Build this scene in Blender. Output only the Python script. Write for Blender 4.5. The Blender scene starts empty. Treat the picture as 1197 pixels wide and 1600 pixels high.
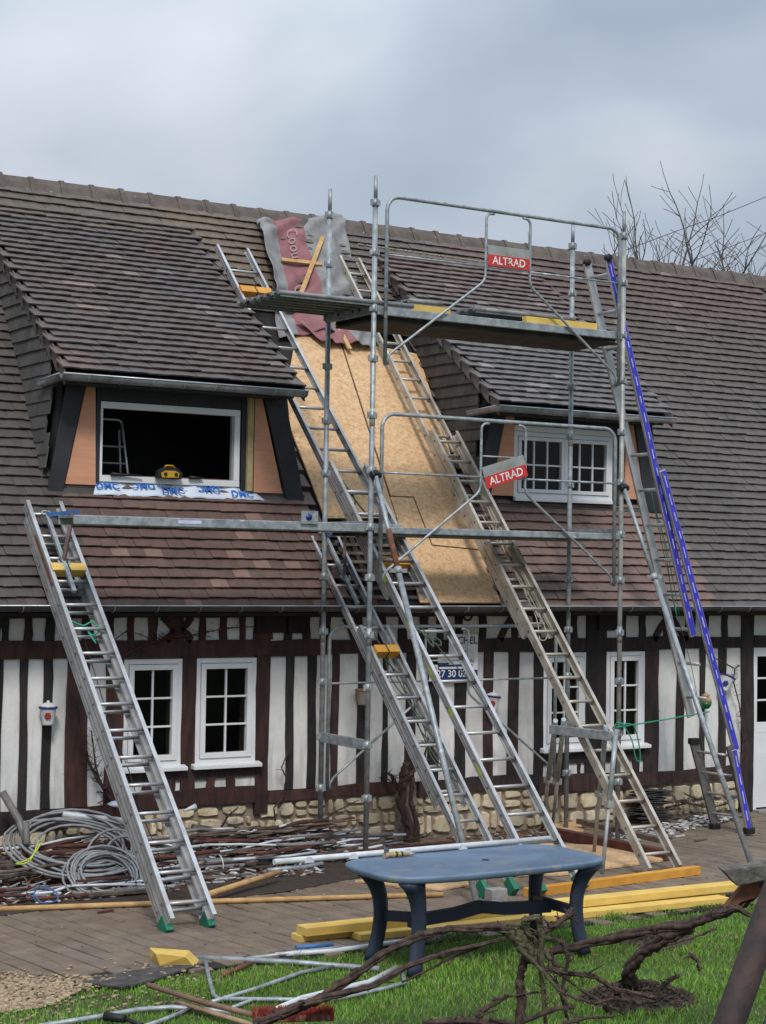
import bpy, math, random
import numpy as np
from mathutils import Vector, Matrix
random.seed(11)
rng = np.random.default_rng(5)
S = bpy.context.scene
COL = S.collection
PI = math.pi
R_ = math.radians

# ------------------------------------------------------------------ camera
CAM_LOC = np.array([-8.4964, -13.8333, 2.7231])
CAM_YAW, CAM_PITCH, CAM_ROLL, CAM_F = R_(31.9507), R_(1.7493), R_(0.8602), 2785.72
cd = bpy.data.cameras.new('camera')
cam = bpy.data.objects.new('camera', cd)
COL.objects.link(cam)
_F0 = np.array([math.sin(CAM_YAW), math.cos(CAM_YAW), 0.0])
_R = np.array([math.cos(CAM_YAW), -math.sin(CAM_YAW), 0.0])
_U = np.array([0, 0, 1.0])
_F = _F0 * math.cos(CAM_PITCH) + _U * math.sin(CAM_PITCH)
_U2 = _U * math.cos(CAM_PITCH) - _F0 * math.sin(CAM_PITCH)
_c, _s = math.cos(CAM_ROLL), math.sin(CAM_ROLL)
# camera axes: image right and image up in world space
RX = _c * _R + _s * _U2
UX = -_s * _R + _c * _U2
# image x right = c*R + s*(-U2)... solved so that a world point projects as u = c*x - s*v
RX = _c * _R - _s * (-_U2)
UX = -(_s * _R + _c * (-_U2))
m = Matrix(((RX[0], UX[0], -_F[0], CAM_LOC[0]), (RX[1], UX[1], -_F[1], CAM_LOC[1]), (RX[2], UX[2], -_F[2], CAM_LOC[2]), (0, 0, 0, 1)))
cam.matrix_world = m
cd.sensor_fit = 'VERTICAL'
cd.sensor_height = 24.0
cd.lens = CAM_F / 1600 * 24.0
cd.clip_start = 0.1
cd.clip_end = 500
S.camera = cam
S.render.resolution_x, S.render.resolution_y = 766, 1024

# ------------------------------------------------------------------ sky, sun, exposure
SUN_EL, SUN_AZ = R_(48), R_(-28)      # azimuth of the sun seen from the house, 0 = -Y (towards the viewer), negative = left
w = bpy.data.worlds.new('World')
S.world = w
w.use_nodes = True
nt = w.node_tree
nt.nodes.clear()
def N(tree, t, **k):
    n = tree.nodes.new(t)
    for a, b in k.items():
        setattr(n, a, b)
    return n
out = N(nt, 'ShaderNodeOutputWorld')
bg = N(nt, 'ShaderNodeBackground')
sky = N(nt, 'ShaderNodeTexSky', sky_type='NISHITA', sun_disc=False, sun_elevation=SUN_EL, sun_rotation=PI + SUN_AZ)
skm = N(nt, 'ShaderNodeVectorMath', operation='SCALE')
skm.inputs[3].default_value = 0.07
nt.links.new(sky.outputs[0], skm.inputs[0])
tc = N(nt, 'ShaderNodeTexCoord')
sep = N(nt, 'ShaderNodeSeparateXYZ')
nt.links.new(tc.outputs['Generated'], sep.inputs[0])
mp = N(nt, 'ShaderNodeMapping')
mp.inputs['Scale'].default_value = (1, 1, 2.1)
mp.inputs['Location'].default_value = (0.35, 0.1, 0.75)
nt.links.new(tc.outputs['Generated'], mp.inputs[0])
n1 = N(nt, 'ShaderNodeTexNoise')
n1.inputs['Scale'].default_value = 3.4
n1.inputs['Detail'].default_value = 5
n1.inputs['Roughness'].default_value = 0.42
n1.inputs['Distortion'].default_value = 0.25
nt.links.new(mp.outputs[0], n1.inputs['Vector'])
def bright_bank(px, py, tight, amt):
    """a lighter bank in the cloud cover, in the direction of one place of the sky"""
    a = px - 598.5; b = py - 800
    d = RX * (a / CAM_F) - UX * (b / CAM_F) + _F
    d = d / np.linalg.norm(d)
    dp = N(nt, 'ShaderNodeVectorMath', operation='DOT_PRODUCT')
    nrm = N(nt, 'ShaderNodeVectorMath', operation='NORMALIZE')
    nt.links.new(tc.outputs['Generated'], nrm.inputs[0])
    nt.links.new(nrm.outputs[0], dp.inputs[0])
    dp.inputs[1].default_value = tuple(d)
    mr = N(nt, 'ShaderNodeMapRange', interpolation_type='SMOOTHERSTEP')
    mr.inputs['From Min'].default_value = tight
    mr.inputs['From Max'].default_value = 0.0
    mr.inputs['To Min'].default_value = 0
    mr.inputs['To Max'].default_value = amt
    ac = N(nt, 'ShaderNodeMath', operation='ARCCOSINE')
    nt.links.new(dp.outputs['Value'], ac.inputs[0]); nt.links.new(ac.outputs[0], mr.inputs['Value'])
    return mr.outputs[0]
b1 = bright_bank(70, 185, R_(10), 0.22)
b2 = bright_bank(400, 150, R_(7), 0.12)
b3 = bright_bank(1100, 420, R_(12), 0.12)
add1 = N(nt, 'ShaderNodeMath', operation='ADD'); add2 = N(nt, 'ShaderNodeMath', operation='ADD'); add3 = N(nt, 'ShaderNodeMath', operation='ADD')
nt.links.new(b1, add1.inputs[0]); nt.links.new(b2, add1.inputs[1])
nt.links.new(add1.outputs[0], add2.inputs[0]); nt.links.new(b3, add2.inputs[1])
nt.links.new(add2.outputs[0], add3.inputs[0]); nt.links.new(n1.outputs['Fac'], add3.inputs[1])
cr = N(nt, 'ShaderNodeValToRGB')
cr.color_ramp.elements[0].position = 0.36
cr.color_ramp.elements[0].color = (0.250, 0.300, 0.370, 1)
cr.color_ramp.elements[1].position = 0.92
cr.color_ramp.elements[1].color = (0.66, 0.68, 0.715, 1)
e = cr.color_ramp.elements.new(0.58)
e.color = (0.345, 0.400, 0.475, 1)
nt.links.new(add3.outputs[0], cr.inputs[0])
# overcast dome: brighter towards the zenith
mz = N(nt, 'ShaderNodeMapRange')
mz.inputs['From Min'].default_value = 0.22; mz.inputs['From Max'].default_value = 1.0
mz.inputs['To Min'].default_value = 1.0; mz.inputs['To Max'].default_value = 3.0
nt.links.new(sep.outputs['Z'], mz.inputs['Value'])
sc = N(nt, 'ShaderNodeVectorMath', operation='SCALE')
nt.links.new(cr.outputs[0], sc.inputs[0]); nt.links.new(mz.outputs[0], sc.inputs[3])
mx = N(nt, 'ShaderNodeMix', data_type='RGBA')
mx.inputs[0].default_value = 0.93
nt.links.new(skm.outputs[0], mx.inputs[6]); nt.links.new(sc.outputs[0], mx.inputs[7])
nt.links.new(mx.outputs[2], bg.inputs[0])
bg.inputs[1].default_value = 1.0
nt.links.new(bg.outputs[0], out.inputs[0])

sd = bpy.data.lights.new('sun', 'SUN')
sd.energy = 1.8
sd.angle = R_(12)
sd.color = (1.0, 0.965, 0.92)
so = bpy.data.objects.new('sun', sd)
COL.objects.link(so)
sdir = Vector((math.sin(SUN_AZ) * math.cos(SUN_EL), -math.cos(SUN_AZ) * math.cos(SUN_EL), math.sin(SUN_EL)))
so.rotation_euler = sdir.to_track_quat('Z', 'Y').to_euler()
so.location = (0, -10, 20)
S.view_settings.view_transform = 'Standard'
S.view_settings.look = 'None'
S.view_settings.gamma = 1
S.view_settings.use_curve_mapping = False
S.view_settings.exposure = 0.42

# ------------------------------------------------------------------ measuring: where a sight line meets a real surface
def sight(u, v):
    return RX * ((u - 598.5) / CAM_F) - UX * ((v - 800) / CAM_F) + _F
def meet(u, v, n, p0):
    d = sight(u, v); n = np.array(n, float)
    return CAM_LOC + d * (((np.array(p0, float) - CAM_LOC) @ n) / (d @ n))
def onY(u, v, y): return meet(u, v, (0, 1, 0), (0, y, 0))
def onZ(u, v, z=0.0): return meet(u, v, (0, 0, 1), (0, 0, z))
def onX(u, v, x): return meet(u, v, (1, 0, 0), (x, 0, 0))
EY, EZ, RK = 0.898, 2.334, 1.3434          # eaves line and rise of the main roof
def onR(u, v, off=0.0): return meet(u, v, (0, -RK, 1), (0, EY, EZ + off))
def at_dist(u, v, d): return CAM_LOC + sight(u, v) * d
W = 1.2                                     # facade plane

# ------------------------------------------------------------------ materials
MATS = {}
def mat(name, col, rough=0.7, metal=0.0, col2=None, scale=6.0, detail=4.0, lo=0.35, hi=0.65, bump=0.15, bscale=50.0, attr=False, stretch=None, spec=0.4, speck=None, obj=False, coat=0.0):
    m = bpy.data.materials.new(name)
    m.use_nodes = True
    t = m.node_tree
    p = t.nodes['Principled BSDF']
    p.inputs['Roughness'].default_value = rough
    p.inputs['Metallic'].default_value = metal
    p.inputs['Specular IOR Level'].default_value = spec
    p.inputs['Coat Weight'].default_value = coat
    g = N(t, 'ShaderNodeNewGeometry')
    vec = g.outputs['Position']
    if obj:
        vec = N(t, 'ShaderNodeTexCoord').outputs['Object']
    if stretch:
        mm = N(t, 'ShaderNodeMapping')
        mm.inputs['Scale'].default_value = stretch
        t.links.new(vec, mm.inputs[0]); vec = mm.outputs[0]
    nz = N(t, 'ShaderNodeTexNoise')
    nz.inputs['Scale'].default_value = scale
    nz.inputs['Detail'].default_value = detail
    nz.inputs['Roughness'].default_value = 0.6
    t.links.new(vec, nz.inputs['Vector'])
    r = N(t, 'ShaderNodeValToRGB')
    c2 = col2 or tuple(c * 0.72 for c in col)
    r.color_ramp.elements[0].position = lo; r.color_ramp.elements[0].color = (*c2, 1)
    r.color_ramp.elements[1].position = hi; r.color_ramp.elements[1].color = (*col, 1)
    t.links.new(nz.outputs['Fac'], r.inputs[0])
    c = r.outputs[0]
    if speck:
        scol, sscale, th = speck
        n3 = N(t, 'ShaderNodeTexNoise')
        n3.inputs['Scale'].default_value = sscale; n3.inputs['Detail'].default_value = 3
        t.links.new(vec, n3.inputs['Vector'])
        r3 = N(t, 'ShaderNodeMapRange')
        r3.inputs['From Min'].default_value = th; r3.inputs['From Max'].default_value = th + 0.06
        t.links.new(n3.outputs['Fac'], r3.inputs['Value'])
        x3 = N(t, 'ShaderNodeMix', data_type='RGBA')
        t.links.new(r3.outputs[0], x3.inputs[0]); t.links.new(c, x3.inputs[6]); x3.inputs[7].default_value = (*scol, 1)
        c = x3.outputs[2]
    if attr:
        a = N(t, 'ShaderNodeAttribute', attribute_name='tint')
        x = N(t, 'ShaderNodeMix', data_type='RGBA', blend_type='MULTIPLY')
        x.inputs[0].default_value = 1.0
        t.links.new(c, x.inputs[6]); t.links.new(a.outputs['Color'], x.inputs[7])
        c = x.outputs[2]
    t.links.new(c, p.inputs['Base Color'])
    if bump:
        n2 = N(t, 'ShaderNodeTexNoise')
        n2.inputs['Scale'].default_value = bscale; n2.inputs['Detail'].default_value = 4
        t.links.new(vec, n2.inputs['Vector'])
        b = N(t, 'ShaderNodeBump')
        b.inputs['Strength'].default_value = bump; b.inputs['Distance'].default_value = 0.01
        t.links.new(n2.outputs['Fac'], b.inputs['Height'])
        t.links.new(b.outputs[0], p.inputs['Normal'])
    MATS[name] = m
    return m
mat('tile', (1, 1, 1), 0.66, col2=(0.74, 0.72, 0.70), scale=9, attr=True, bump=0.35, bscale=45, lo=0.3, hi=0.7, spec=0.45, speck=((0.55, 0.5, 0.45), 38, 0.73))
mat('ridge', (0.125, 0.10, 0.082), 0.8, col2=(0.075, 0.058, 0.05), scale=7, bump=0.4, speck=((0.32, 0.31, 0.27), 22, 0.70))
mat('underlay', (0.02, 0.018, 0.017), 0.9)
mat('timber', (0.062, 0.031, 0.024), 0.8, col2=(0.024, 0.014, 0.012), scale=5, stretch=(3, 3, 0.8), attr=True, bump=0.5, bscale=40)
mat('plaster', (0.70, 0.69, 0.665), 0.9, col2=(0.55, 0.54, 0.52), scale=3.5, detail=7, bump=0.25, bscale=30, attr=True, lo=0.28, hi=0.6, speck=((0.30, 0.29, 0.27), 9, 0.70))
_t = MATS['plaster'].node_tree
_p = _t.nodes['Principled BSDF']; _src = _p.inputs['Base Color'].links[0].from_socket
_g = N(_t, 'ShaderNodeNewGeometry'); _sp = N(_t, 'ShaderNodeSeparateXYZ'); _t.links.new(_g.outputs['Position'], _sp.inputs[0])
_mp = N(_t, 'ShaderNodeMapping'); _mp.inputs['Scale'].default_value = (9, 9, 1.3); _t.links.new(_g.outputs['Position'], _mp.inputs[0])
_n = N(_t, 'ShaderNodeTexNoise'); _n.inputs['Scale'].default_value = 2.0; _n.inputs['Detail'].default_value = 6; _t.links.new(_mp.outputs[0], _n.inputs['Vector'])
_h = N(_t, 'ShaderNodeMapRange'); _h.inputs['From Min'].default_value = 1.25; _h.inputs['From Max'].default_value = 0.5; _h.inputs['To Min'].default_value = 0.0; _h.inputs['To Max'].default_value = 0.26
_t.links.new(_sp.outputs['Z'], _h.inputs['Value'])
_a = N(_t, 'ShaderNodeMath', operation='ADD'); _t.links.new(_n.outputs['Fac'], _a.inputs[0]); _t.links.new(_h.outputs[0], _a.inputs[1])
_r = N(_t, 'ShaderNodeMapRange'); _r.inputs['From Min'].default_value = 0.60; _r.inputs['From Max'].default_value = 0.86; _r.inputs['To Max'].default_value = 0.42; _t.links.new(_a.outputs[0], _r.inputs['Value'])
_x = N(_t, 'ShaderNodeMix', data_type='RGBA'); _t.links.new(_r.outputs[0], _x.inputs[0]); _t.links.new(_src, _x.inputs[6]); _x.inputs[7].default_value = (0.27, 0.25, 0.22, 1); _t.links.new(_x.outputs[2], _p.inputs['Base Color'])
mat('mortar', (0.30, 0.24, 0.175), 0.95, col2=(0.18, 0.14, 0.10), scale=8, bump=0.6, bscale=40)
mat('limestone', (0.62, 0.54, 0.40), 0.9, col2=(0.42, 0.35, 0.24), scale=9, attr=True, bump=0.6, bscale=30, detail=6, speck=((0.16, 0.13, 0.09), 24, 0.68))
mat('white_pvc', (0.72, 0.72, 0.72), 0.35, col2=(0.62, 0.62, 0.62), scale=2, bump=0)
mat('zinc', (0.40, 0.405, 0.41), 0.5, 0.35, col2=(0.19, 0.195, 0.20), scale=5, bump=0.1)
mat('dark_zinc', (0.085, 0.083, 0.083), 0.5, 0.35, col2=(0.05, 0.05, 0.05), scale=5, bump=0.1)
mat('zinc_lip', (0.55, 0.56, 0.57), 0.35, 0.5, bump=0.05)
mat('orange_board', (0.60, 0.30, 0.18), 0.8, col2=(0.52, 0.25, 0.145), scale=4, stretch=(1, 1, 8), bump=0.2)
mat('black_board', (0.028, 0.029, 0.033), 0.6, col2=(0.016, 0.016, 0.018), scale=5)
mat('soot', (0.012, 0.011, 0.010), 0.95, bump=0)
mat('raw_pine', (0.52, 0.33, 0.14), 0.75, col2=(0.38, 0.21, 0.08), scale=9, stretch=(1, 1, 1), bump=0.2, speck=((0.16, 0.07, 0.03), 14, 0.73))
mat('yellow_pine', (0.70, 0.48, 0.12), 0.65, col2=(0.58, 0.37, 0.085), scale=4, bump=0.15, speck=((0.30, 0.15, 0.03), 11, 0.72))
mat('amber_pine', (0.66, 0.33, 0.045), 0.6, col2=(0.50, 0.22, 0.03), scale=4, bump=0.15, speck=((0.20, 0.09, 0.02), 11, 0.70))
mat('pale_pine', (0.46, 0.36, 0.19), 0.8, col2=(0.36, 0.26, 0.12), scale=9, bump=0.2)
mat('alu', (0.52, 0.52, 0.515), 0.42, 0.5, col2=(0.36, 0.355, 0.35), scale=7, bump=0.05, speck=((0.33, 0.31, 0.28), 16, 0.72))
mat('alu_dull', (0.52, 0.48, 0.41), 0.5, 0.35, col2=(0.34, 0.305, 0.25), scale=6, bump=0.05)
mat('alu_dark', (0.20, 0.185, 0.17), 0.5, 0.5, col2=(0.12, 0.11, 0.10), scale=6)
mat('galva', (0.37, 0.395, 0.40), 0.5, 0.35, col2=(0.20, 0.225, 0.235), scale=14, bump=0.1, speck=((0.50, 0.51, 0.51), 9, 0.66))
mat('galva_stained', (0.42, 0.41, 0.37), 0.55, 0.3, col2=(0.22, 0.235, 0.235), scale=7, bump=0.1, speck=((0.26, 0.13, 0.07), 10, 0.66))
mat('rust', (0.22, 0.085, 0.045), 0.85, col2=(0.10, 0.042, 0.027), scale=14, bump=0.4)
mat('dark_rust', (0.055, 0.029, 0.022), 0.75, col2=(0.020, 0.014, 0.013), scale=9, lo=.4, hi=.7, bump=0.4)
mat('deck', (0.27, 0.28, 0.285), 0.6, 0.3, col2=(0.15, 0.15, 0.15), scale=8, speck=((0.10, 0.06, 0.035), 8, 0.62))
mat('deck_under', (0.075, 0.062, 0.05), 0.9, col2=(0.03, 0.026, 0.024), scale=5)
mat('green_plastic', (0.012, 0.155, 0.085), 0.45, bump=0.05)
mat('green_rope', (0.035, 0.32, 0.20), 0.8, bump=0.4, bscale=200)
mat('dull_rope', (0.06, 0.085, 0.06), 0.9, bump=0.4, bscale=200)
mat('black_rubber', (0.012, 0.012, 0.012), 0.6)
mat('blue_film', (0.035, 0.033, 0.42), 0.4, col2=(0.06, 0.055, 0.46), scale=9, bump=0)
mat('white_print', (0.62, 0.62, 0.8), 0.4, bump=0)
mat('blue_paint', (0.05, 0.15, 0.36), 0.5, bump=0.1)
mat('brown_steel', (0.13, 0.075, 0.06), 0.6, 0.2, col2=(0.07, 0.045, 0.04), scale=10)
mat('table_top', (0.125, 0.180, 0.245), 0.45, col2=(0.090, 0.125, 0.190), scale=3.5, bump=0.08, bscale=120, speck=((0.17, 0.185, 0.19), 6, 0.60))
mat('table_leg', (0.028, 0.036, 0.060), 0.45, col2=(0.02, 0.026, 0.045), scale=4, bump=0.05)
mat('paver', (1, 1, 1), 0.62, col2=(0.66, 0.64, 0.62), scale=5, attr=True, detail=7, bump=0.6, bscale=60, spec=0.4, speck=((0.38, 0.30, 0.21), 36, 0.72))
mat('sand_base', (0.025, 0.019, 0.014), 0.95, bump=0.6)
mat('soil', (0.060, 0.040, 0.028), 0.95, col2=(0.025, 0.017, 0.012), scale=18, bump=1.0, bscale=60)
mat('ground', (0.050, 0.088, 0.020), 0.95, col2=(0.045, 0.045, 0.020), scale=4, bump=0.8, bscale=60)
mat('grass_blade', (1, 1, 1), 0.55, col2=(0.8, 0.8, 0.8), scale=2, attr=True, bump=0, spec=0.3)
mat('gravel', (1, 1, 1), 0.85, attr=True, scale=30, bump=0.3)
mat('slate', (0.06, 0.055, 0.055), 0.7, col2=(0.035, 0.03, 0.03), scale=8, bump=0.4)
mat('bark', (0.085, 0.052, 0.040), 0.9, col2=(0.026, 0.016, 0.013), scale=22, stretch=(1, 1, 0.5), bump=1.0, bscale=70)
mat('bark_green', (0.115, 0.105, 0.050), 0.9, col2=(0.045, 0.038, 0.025), scale=18, bump=0.9, bscale=70)
mat('twig', (0.15, 0.125, 0.11), 0.9, col2=(0.09, 0.075, 0.065), scale=5, bump=0)
mat('grey_cable', (0.26, 0.265, 0.27), 0.5, col2=(0.18, 0.18, 0.18), scale=12, bump=0)
mat('black_cable', (0.02, 0.02, 0.022), 0.5, bump=0)
mat('white_pipe', (0.58, 0.60, 0.62), 0.4, col2=(0.45, 0.46, 0.47), scale=9, bump=0.05)
mat('grey_pipe', (0.19, 0.18, 0.17), 0.5, col2=(0.11, 0.10, 0.095), scale=9)
mat('old_wood', (0.155, 0.115, 0.088), 0.9, col2=(0.065, 0.047, 0.038), scale=12, bump=0.7)
mat('red_wood', (0.12, 0.038, 0.026), 0.85, col2=(0.055, 0.020, 0.016), scale=12, bump=0.5)
mat('tan_handle', (0.42, 0.29, 0.17), 0.7, col2=(0.27, 0.165, 0.10), scale=9, bump=0.3)
mat('brown_handle', (0.24, 0.14, 0.09), 0.7, col2=(0.14, 0.08, 0.055), scale=9, bump=0.3)
mat('red_bristle', (0.34, 0.045, 0.035), 0.8, col2=(0.20, 0.035, 0.03), scale=50, bump=0)
mat('membrane_grey', (0.25, 0.245, 0.24), 0.85, col2=(0.16, 0.155, 0.15), scale=5, bump=0.4, bscale=14)
mat('membrane_red', (0.27, 0.115, 0.120), 0.8, col2=(0.20, 0.085, 0.09), scale=5, bump=0.3, bscale=14)
mat('pale_print', (0.37, 0.23, 0.23), 0.8, bump=0)
mat('sheet_white', (0.60, 0.66, 0.74), 0.5, col2=(0.5, 0.56, 0.66), scale=5, bump=0.3, bscale=12)
mat('blue_ink', (0.03, 0.16, 0.55), 0.5, bump=0)
mat('dark_blue', (0.012, 0.045, 0.16), 0.45, bump=0)
mat('black_ink', (0.02, 0.02, 0.025), 0.5, bump=0)
mat('sign_white', (0.82, 0.82, 0.82), 0.5, bump=0)
mat('sign_grey', (0.30, 0.31, 0.30), 0.5, bump=0)
mat('sign_red', (0.56, 0.035, 0.030), 0.45, col2=(0.48, 0.03, 0.025), scale=9, bump=0)
mat('sign_gold', (0.34, 0.28, 0.11), 0.6, bump=0)
mat('ceramic', (0.64, 0.63, 0.61), 0.25, col2=(0.56, 0.55, 0.53), scale=8, bump=0)
mat('terracotta', (0.36, 0.16, 0.09), 0.8)
mat('beige_pot', (0.40, 0.33, 0.27), 0.7)
mat('glaze_green', (0.012, 0.12, 0.045), 0.25, bump=0)
mat('glaze_red', (0.36, 0.035, 0.03), 0.35, bump=0)
mat('glaze_blue', (0.03, 0.04, 0.22), 0.35, bump=0)
mat('concrete', (0.27, 0.26, 0.245), 0.9, col2=(0.19, 0.18, 0.17), scale=15, bump=0.5)
mat('rubble', (1, 1, 1), 0.9, attr=True, scale=20, bump=0.5)
mat('tool_yellow', (0.62, 0.34, 0.02), 0.4, bump=0)
mat('log_grey', (0.15, 0.14, 0.115), 0.95, col2=(0.06, 0.055, 0.045), scale=16, bump=1.0)
mat('felt', (0.075, 0.068, 0.062), 0.9, col2=(0.035, 0.03, 0.028), scale=12, bump=0.8)
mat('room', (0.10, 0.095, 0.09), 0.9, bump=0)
mat('sticker', (0.5, 0.5, 0.42), 0.5, bump=0)
mat('yellow_cable', (0.42, 0.5, 0.04), 0.5, bump=0)

def osb_mat():
    m = bpy.data.materials.new('osb'); m.use_nodes = True
    t = m.node_tree; p = t.nodes['Principled BSDF']
    p.inputs['Roughness'].default_value = 0.8
    g = N(t, 'ShaderNodeNewGeometry')
    cols = []
    vo = None
    mix = None
    for i, (sc_, rot) in enumerate(((24, 0.3), (34, 1.2), (46, 2.2))):
        mp = N(t, 'ShaderNodeMapping')
        mp.inputs['Rotation'].default_value = (0.92, 0, 0)
        mp2 = N(t, 'ShaderNodeMapping')
        mp2.inputs['Rotation'].default_value = (0, 0, rot)
        mp2.inputs['Scale'].default_value = (1, 3.2, 1)
        t.links.new(g.outputs['Position'], mp.inputs[0]); t.links.new(mp.outputs[0], mp2.inputs[0])
        v = N(t, 'ShaderNodeTexVoronoi'); v.inputs['Scale'].default_value = sc_
        t.links.new(mp2.outputs[0], v.inputs['Vector'])
        s_ = N(t, 'ShaderNodeSeparateColor'); t.links.new(v.outputs['Color'], s_.inputs[0])
        if mix is None: mix = s_.outputs[0]; 
        else:
            a = N(t, 'ShaderNodeMath', operation='ADD'); t.links.new(mix, a.inputs[0]); t.links.new(s_.outputs[0], a.inputs[1]); mix = a.outputs[0]
    d = N(t, 'ShaderNodeMath', operation='DIVIDE'); t.links.new(mix, d.inputs[0]); d.inputs[1].default_value = 3
    r = N(t, 'ShaderNodeValToRGB')
    r.color_ramp.elements[0].position = 0.12; r.color_ramp.elements[0].color = (0.42, 0.235, 0.11, 1)
    r.color_ramp.elements[1].position = 0.85; r.color_ramp.elements[1].color = (0.64, 0.44, 0.255, 1)
    e = r.color_ramp.elements.new(0.45); e.color = (0.55, 0.345, 0.175, 1)
    t.links.new(d.outputs[0], r.inputs[0]); t.links.new(r.outputs[0], p.inputs['Base Color'])
    MATS['osb'] = m
osb_mat()
def glass_mat():
    m = bpy.data.materials.new('pane_glass'); m.use_nodes = True
    t = m.node_tree; t.nodes.clear()
    o = N(t, 'ShaderNodeOutputMaterial'); mxs = N(t, 'ShaderNodeMixShader'); tr = N(t, 'ShaderNodeBsdfTransparent'); gl = N(t, 'ShaderNodeBsdfGlossy')
    tr.inputs[0].default_value = (0.45, 0.47, 0.47, 1); gl.inputs['Roughness'].default_value = 0.03
    lw = N(t, 'ShaderNodeLayerWeight'); lw.inputs[0].default_value = 0.16
    mr = N(t, 'ShaderNodeMapRange'); mr.inputs['To Min'].default_value = 0.018; mr.inputs['To Max'].default_value = 0.4
    t.links.new(lw.outputs['Fresnel'], mr.inputs[0])
    t.links.new(mr.outputs[0], mxs.inputs[0]); t.links.new(tr.outputs[0], mxs.inputs[1]); t.links.new(gl.outputs[0], mxs.inputs[2]); t.links.new(mxs.outputs[0], o.inputs[0])
    MATS['glass'] = m
glass_mat()

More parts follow.
